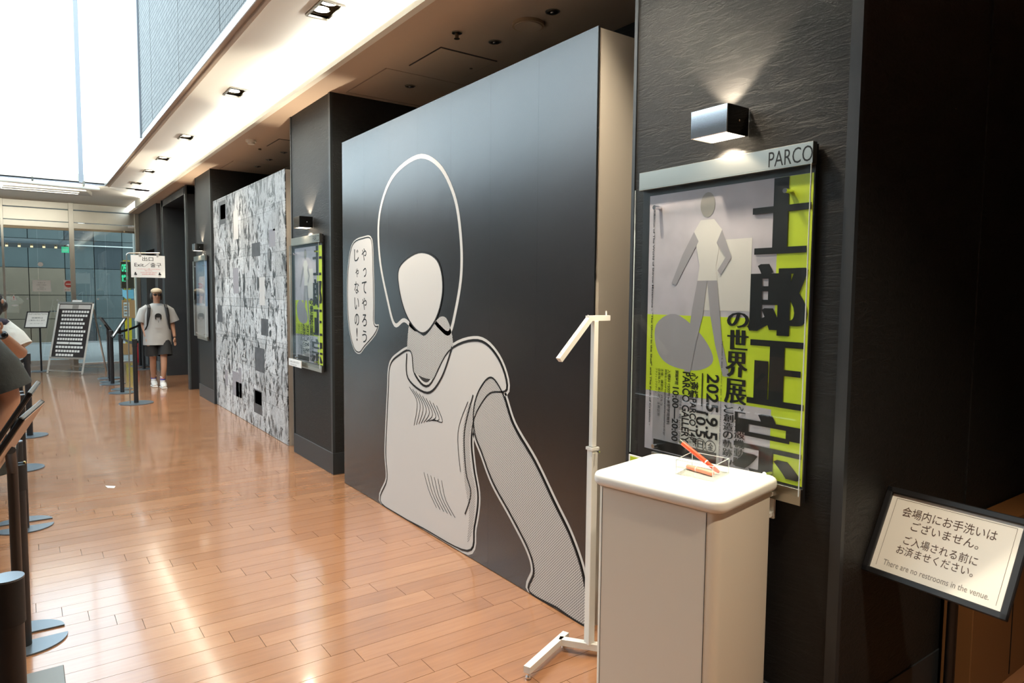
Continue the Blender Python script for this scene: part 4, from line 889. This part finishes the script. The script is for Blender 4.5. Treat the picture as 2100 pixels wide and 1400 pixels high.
def hand(chains, nm, wrist, d, side, s_=1.0, curl=.5, fwd=Vector((0, -1, 0))):
    """palm and five finger chains; d = pointing direction, side = direction of thumb."""
    d = Vector(d).normalized(); side = Vector(side).normalized(); n_ = d.cross(side).normalized()
    w = Vector(wrist); palm = w + d * .05 * s_; kn = w + d * .085 * s_
    chains.append([(nm + 'w', tuple(w), (.024 * s_, .020 * s_)), (nm + 'p', tuple(palm), (.036 * s_, .018 * s_)), (nm + 'k', tuple(kn), (.036 * s_, .015 * s_))])
    for k, (o_, L) in enumerate(((.028, .070), (.010, .078), (-.009, .073), (-.026, .058))):
        a = palm + side * o_ * s_ + d * .02 * s_; b = kn + side * o_ * 1.1 * s_; c = b + d * L * .5 * s_ + fwd * L * .2 * curl * s_; e_ = c + d * L * .38 * s_ + fwd * L * .4 * curl * s_
        chains.append([(nm + 'f%d0' % k, tuple(a), .009 * s_), (nm + 'f%d1' % k, tuple(b), .009 * s_), (nm + 'f%d2' % k, tuple(c), .008 * s_), (nm + 'f%d3' % k, tuple(e_), .0065 * s_)])
    a = w + d * .03 * s_ + side * .015 * s_; b = a + side * .028 * s_ + d * .02 * s_; c = b + d * .035 * s_ + side * .008 * s_
    chains.append([(nm + 't0', tuple(a), .011 * s_), (nm + 't1', tuple(b), .010 * s_), (nm + 't2', tuple(c), .008 * s_)])

# --- walking man (faces the camera, -y)
ox, oy = 1.885, 13.15
man = thing('person', (ox, oy, 0), 'person in cap, glasses, grey T shirt and black shorts walking toward us', 'person')
V = lambda x, y, z: (ox + x, oy + y, z)
ch = []
ch.append([('pel', V(0, 0, .93), (.14, .10)), ('sp', V(0, .01, 1.10), (.125, .095)), ('ch', V(0, .01, 1.28), (.155, .105)), ('nb', V(0, .005, 1.41), (.075, .07)), ('nk', V(0, -.005, 1.47), (.052, .052)), ('hj', V(0, -.015, 1.54), (.062, .07)), ('hm', V(0, -.015, 1.60), (.074, .09)), ('ht', V(0, -.01, 1.66), (.066, .082))])
ch.append([('ch', 0, 0), ('sl', V(.17, .01, 1.37), .058), ('el', V(.245, .03, 1.10), .040), ('wl', V(.265, -.03, .86), .027)])
ch.append([('ch', 0, 0), ('sr', V(-.17, .01, 1.37), .058), ('er', V(-.215, .03, 1.10), .040), ('wr', V(-.175, -.05, .87), .027)])
ch.append([('pel', 0, 0), ('hl', V(.09, 0, .86), .085), ('kl', V(.075, -.10, .49), .056), ('cl', V(.07, -.12, .33), .052), ('al', V(.05, -.10, .12), .036)])
ch.append([('pel', 0, 0), ('hr', V(-.09, 0, .86), .085), ('kr', V(-.075, .02, .49), .056), ('cr', V(-.07, .09, .34), .052), ('ar', V(-.05, .18, .13), .036)])
hand(ch, 'L', V(.265, -.03, .86), (.05, -.05, -1), (-.6, -.8, 0), .95); hand(ch, 'R', V(-.175, -.05, .87), (.1, -.05, -1), (.6, -.8, 0), .95)
skin_mesh('body', skin_m, man, ch)
MB().tube([V(0, .01, .745), V(0, .01, .85), V(0, .008, 1.1), V(0, .01, 1.28), V(0, .01, 1.40), V(0, .008, 1.46)], 1, 28, cap=False, radii=[(.225, .155), (.222, .15), (.212, .145), (.215, .14), (.18, .10), (.07, .068)]).tube([V(.13, .01, 1.40), V(.20, .02, 1.33), V(.275, .02, 1.14)], 1, 18, cap=False, radii=[(.06, .05), (.078, .078), (.085, .085)]).tube([V(-.13, .01, 1.40), V(-.20, .02, 1.33), V(-.26, .02, 1.14)], 1, 18, cap=False, radii=[(.06, .05), (.078, .078), (.085, .085)]).build('t_shirt', tee_m, man, smooth=True)
MB().tube([V(0, .01, .95), V(0, .01, .80)], 1, 24, radii=[(.17, .13), (.19, .14)]).tube([V(.09, 0, .86), V(.10, -.04, .70), V(.10, -.075, .56)], 1, 18, cap=False, radii=[.105, .112, .118]).tube([V(-.09, 0, .86), V(-.09, .01, .70), V(-.085, .02, .56)], 1, 18, cap=False, radii=[.105, .112, .118]).build('shorts', short_b, man, smooth=True)
# head details
MB().ell(V(0, -.01, 1.665), .088, .105, .055, 20, 12).build('cap', cap_m, man, smooth=True); MB().prism([V(.075 * math.cos(a_), -.09 - .075 * math.sin(a_), 1.652) for a_ in [math.pi * k / 10 for k in range(11)]], (0, 0, .008)).build('cap_brim', cap_m, man)
MB().ell(V(0, .03, 1.60), .095, .085, .085, 20, 12).ell(V(.075, .0, 1.57), .022, .04, .06).ell(V(-.075, .0, 1.57), .022, .04, .06).build('hair', hair_m, man, smooth=True)
for s_ in (-1, 1):
    MB().ell(V(s_ * .034, -.104, 1.604), .026, .006, .020, 14, 8).build('glasses_lens', dark_lens, man, smooth=True)
    MB().ell(V(s_ * .078, -.01, 1.585), .01, .018, .028, 10, 8).build('ear', skin_m, man, smooth=True)
MB().bar(V(-.078, -.10, 1.612), V(.078, -.10, 1.612), .005).build('glasses_frame', dark_lens, man)
MB().ell(V(0, -.108, 1.572), .012, .016, .022, 10, 8).build('nose', skin_m, man, smooth=True); MB().ell(V(0, -.098, 1.535), .024, .008, .007, 12, 6).build('mouth', skin_d, man, smooth=True)
for s_ in (-1, 1):
    MB().tube([V(s_ * .125, -.02, 1.43), V(s_ * .135, -.13, 1.38), V(s_ * .15, -.155, 1.25), V(s_ * .17, -.14, 1.08), V(s_ * .20, -.02, .98)], 1, 10, radii=[(.024, .012), (.028, .014), (.026, .012), (.012, .008), (.010, .008)]).build('backpack_strap', short_b, man, smooth=True)
MB().box(ox - .15, ox + .15, oy + .16, oy + .32, .98, 1.40, bev=.05, seg=3).build('backpack', short_b, man, smooth=True)
tp = flat = [( .052 * math.cos(a_), .045 * math.sin(a_)) for a_ in [math.pi * k / 10 for k in range(11)]]
MB().prism([V(x, -.143, 1.245 + z) for x, z in tp] + [V(-.05, -.143, 1.19), V(-.03, -.143, 1.18), V(-.032, -.143, 1.225), V(.032, -.143, 1.225), V(.03, -.143, 1.18), V(.05, -.143, 1.19)], (0, -.012, 0)).build('shirt_print', ink, man)
MB().tube([V(0, -.150, 1.165), V(0, -.150, 1.13)], .003, 6).build('shirt_print', ink, man); MB().box(ox - .06, ox + .06, oy - .158, oy - .150, 1.04, 1.045).build('shirt_print', ink_grey, man)
for nm, ax, ay in (('l', .05, -.10), ('r', -.05, .18)):
    z0 = 0.0 if nm == 'l' else .0
    MB().tube([V(ax, ay, .08), V(ax, ay, .20)], .042, 16).build('sock', sock_m, man, smooth=True)
    MB().tube([V(ax, ay, .165), V(ax, ay, .178)], .0435, 16, cap=False).build('stripe', red_s, man); MB().tube([V(ax, ay, .138), V(ax, ay, .158)], .0435, 16, cap=False).build('stripe', blue_s, man)
    sh = MB(); sh.tube([V(ax, ay + .075, .045), V(ax, ay + .03, .06), V(ax, ay - .04, .052), V(ax, ay - .12, .038), V(ax, ay - .175, .028)], 1, 18, radii=[(.034, .035), (.042, .055), (.045, .048), (.048, .034), (.03, .022)]); so = sh.build('shoe', shoe_m, man, smooth=True)
    MB().box(ox + ax - .045, ox + ax + .045, oy + ay - .18, oy + ay + .09, 0.0, .022, bev=.01, seg=2).build('sole', shoe_m, so)
    for q in (0, 1, 2): MB().box(ox + ax - .047, ox + ax + .047, oy + ay - .03 - q * .035, oy + ay - .01 - q * .035, .05, .098 - q * .014, bev=.004, seg=1).build('shoe_strap', sock_m, so)

# --- person in a white shirt at the left edge, seen from behind, arm bent
px_, py_ = -.335, 7.0
pa = thing('person', (px_, py_, 0), 'person in white shirt with navy bag strap and bent arm at left edge', 'person')
V = lambda x, y, z: (px_ + x, py_ + y, z)
ch = []
ch.append([('pel', V(0, 0, .90), (.15, .11)), ('sp', V(0, 0, 1.08), (.13, .10)), ('ch', V(0, 0, 1.25), (.16, .11)), ('nb', V(.02, 0, 1.38), (.075, .07)), ('nk', V(.05, .0, 1.44), (.052, .052)), ('hj', V(.09, .0, 1.50), (.062, .07)), ('hm', V(.11, 0, 1.565), (.074, .09)), ('ht', V(.11, 0, 1.625), (.066, .082))])
ch.append([('ch', 0, 0), ('sl', V(.175, 0, 1.38), .060), ('el', V(.325, -.15, 1.14), .052), ('fl', V(.27, -.24, 1.22), .047), ('wl', V(.195, -.32, 1.33), .031)])
ch.append([('ch', 0, 0), ('sr', V(-.19, 0, 1.34), .058), ('er', V(-.26, 0, 1.08), .042), ('wr', V(-.2, .1, .88), .028)])
ch.append([('pel', 0, 0), ('hl', V(.09, 0, .84), .085), ('kl', V(.08, 0, .48), .056), ('al', V(.08, 0, .10), .038), ('tl', V(.08, .13, .04), .03)])
ch.append([('pel', 0, 0), ('hr', V(-.09, 0, .84), .085), ('kr', V(-.08, 0, .48), .056), ('ar', V(-.08, 0, .10), .038), ('tr', V(-.08, .13, .04), .03)])
hand(ch, 'L', V(.195, -.32, 1.33), (-.5, -.1, .9), (.6, -.3, .4), .95, .6); hand(ch, 'R', V(-.2, .1, .88), (0, .2, -1), (.6, .6, 0), .95)
skin_mesh('body', skin_m, pa, ch)
MB().tube([V(0, 0, .86), V(0, 0, 1.05), V(0, 0, 1.25), V(.005, 0, 1.36), V(.02, 0, 1.41)], 1, 28, cap=False, radii=[(.25, .17), (.245, .165), (.25, .165), (.20, .12), (.09, .085)]).tube([V(.10, 0, 1.40), V(.19, -.02, 1.36), V(.265, -.05, 1.28), V(.31, -.07, 1.20)], 1, 20, cap=False, radii=[(.05, .06), (.09, .085), (.10, .09), (.105, .095)]).tube([V(-.14, 0, 1.36), V(-.21, 0, 1.27), V(-.27, 0, 1.10)], 1, 18, cap=False, radii=[(.08, .085), (.10, .10), (.11, .11)]).build('shirt', shirt_w, pa, smooth=True)
MB().tube([V(0, 0, .92), V(0, 0, .78)], 1, 24, radii=[(.18, .14), (.20, .15)]).tube([V(.09, 0, .84), V(.10, 0, .15)], .10, 16).tube([V(-.09, 0, .84), V(-.10, 0, .15)], .10, 16).build('trousers', tee_dark, pa, smooth=True)
MB().ell(V(.11, .01, 1.60), .098, .115, .088, 20, 14).ell(V(.14, -.05, 1.53), .07, .06, .09).ell(V(.205, -.02, 1.545), .035, .06, .055).build('hair', hair_m, pa, smooth=True)
MB().ell(V(.205, -.065, 1.575), .010, .015, .024).build('ear', skin_m, pa, smooth=True)
MB().tube([V(.02, -.09, 1.41), V(.12, -.125, 1.43), V(.22, -.09, 1.41), V(.27, .02, 1.36)], 1, 10, radii=[(.012, .03)] * 4).tube([V(.10, -.13, 1.42), V(.02, -.175, 1.36), V(-.12, -.18, 1.22)], 1, 10, radii=[(.03, .010)] * 3).build('bag_strap', navy, pa, smooth=True)
wd = (Vector(V(.195, -.32, 1.33)) - Vector(V(.325, -.15, 1.14))).normalized(); wc = Vector(V(.195, -.32, 1.33)) - wd * .02
wb = MB().tube([wc - wd * .012, wc + wd * .012], .034, 18).build('watch_band', black_metal, pa, smooth=True); MB().ell(tuple(wc + Vector((.012, -.03, .0))), .022, .008, .022).build('watch_face', dark_lens, wb, smooth=True)
for s_ in (-1, 1): MB().tube([V(s_ * .08, -.06, .035), V(s_ * .08, .05, .05), V(s_ * .08, .17, .035)], 1, 14, radii=[(.035, .035), (.045, .05), (.035, .03)]).build('shoe', short_b, pa, smooth=True)

# --- person in a dark T shirt, mostly outside the frame
px_, py_ = -.46, 5.15
pb = thing('person', (px_, py_, 0), 'person in a dark charcoal T shirt with a hanging arm cut by the left edge', 'person')
V = lambda x, y, z: (px_ + x, py_ + y, z)
ch = []
ch.append([('pel', V(0, 0, .93), (.15, .11)), ('sp', V(0, 0, 1.12), (.13, .10)), ('ch', V(0, 0, 1.28), (.17, .115)), ('nb', V(-.02, 0, 1.42), (.08, .075)), ('nk', V(-.02, 0, 1.48), (.055, .055)), ('hj', V(-.02, .02, 1.55), (.064, .072)), ('hm', V(-.02, .02, 1.62), (.076, .092)), ('ht', V(-.02, .02, 1.68), (.068, .084))])
ch.append([('ch', 0, 0), ('sl', V(.22, 0, 1.36), .07), ('um', V(.35, 0, 1.15), .066), ('el', V(.385, .0, 1.0), .060), ('fm', V(.345, -.04, .88), .05), ('wl', V(.29, -.08, .74), .031)])
ch.append([('ch', 0, 0), ('sr', V(-.2, 0, 1.37), .06), ('er', V(-.27, 0, 1.1), .044), ('wr', V(-.25, .1, .88), .029)])
ch.append([('pel', 0, 0), ('hl', V(.09, 0, .86), .088), ('kl', V(.09, 0, .49), .058), ('al', V(.09, 0, .10), .04), ('tl', V(.09, .13, .04), .03)])
ch.append([('pel', 0, 0), ('hr', V(-.09, 0, .86), .088), ('kr', V(-.09, 0, .49), .058), ('ar', V(-.09, 0, .10), .04), ('tr', V(-.09, .13, .04), .03)])
hand(ch, 'L', V(.29, -.08, .74), (-.3, -.1, -1), (-.3, -.8, 0), 1.0, .6); hand(ch, 'R', V(-.25, .1, .88), (0, .2, -1), (.6, .6, 0), 1.0)
skin_mesh('body', skin_m, pb, ch)
MB().tube([V(0, 0, .82), V(0, 0, 1.05), V(0, 0, 1.28), V(0, 0, 1.40), V(-.02, 0, 1.45)], 1, 28, cap=False, radii=[(.24, .17), (.24, .165), (.25, .165), (.20, .12), (.09, .085)]).tube([V(.14, 0, 1.38), V(.26, 0, 1.32), V(.33, 0, 1.20), V(.375, 0, 1.07)], 1, 20, cap=False, radii=[(.08, .085), (.105, .105), (.118, .118), (.128, .128)]).tube([V(-.14, 0, 1.38), V(-.22, 0, 1.30), V(-.28, 0, 1.12)], 1, 18, cap=False, radii=[(.08, .085), (.10, .10), (.11, .11)]).build('t_shirt', tee_dark, pb, smooth=True)
MB().tube([V(0, 0, .95), V(0, 0, .80)], 1, 24, radii=[(.18, .14), (.20, .15)]).tube([V(.09, 0, .86), V(.09, 0, .08)], .10, 16).tube([V(-.09, 0, .86), V(-.09, 0, .08)], .10, 16).build('trousers', short_b, pb, smooth=True)
MB().ell(V(-.02, .02, 1.655), .098, .112, .085, 20, 14).build('hair', hair_m, pb, smooth=True)
for k in range(7): MB().ell(V(.292 + .036 * math.cos(k * .9), -.08 + .036 * math.sin(k * .9), .752 + .004 * (k % 2)), .010, .010, .007, 8, 6).build('bracelet_link', chrome, pb, smooth=True)
for s_ in (-1, 1): MB().tube([V(s_ * .09, -.06, .035), V(s_ * .09, .05, .05), V(s_ * .09, .17, .035)], 1, 14, radii=[(.035, .035), (.045, .05), (.035, .03)]).build('shoe', short_b, pb, smooth=True)

for o in bpy.data.objects:
    if '_w' in o: del o['_w']
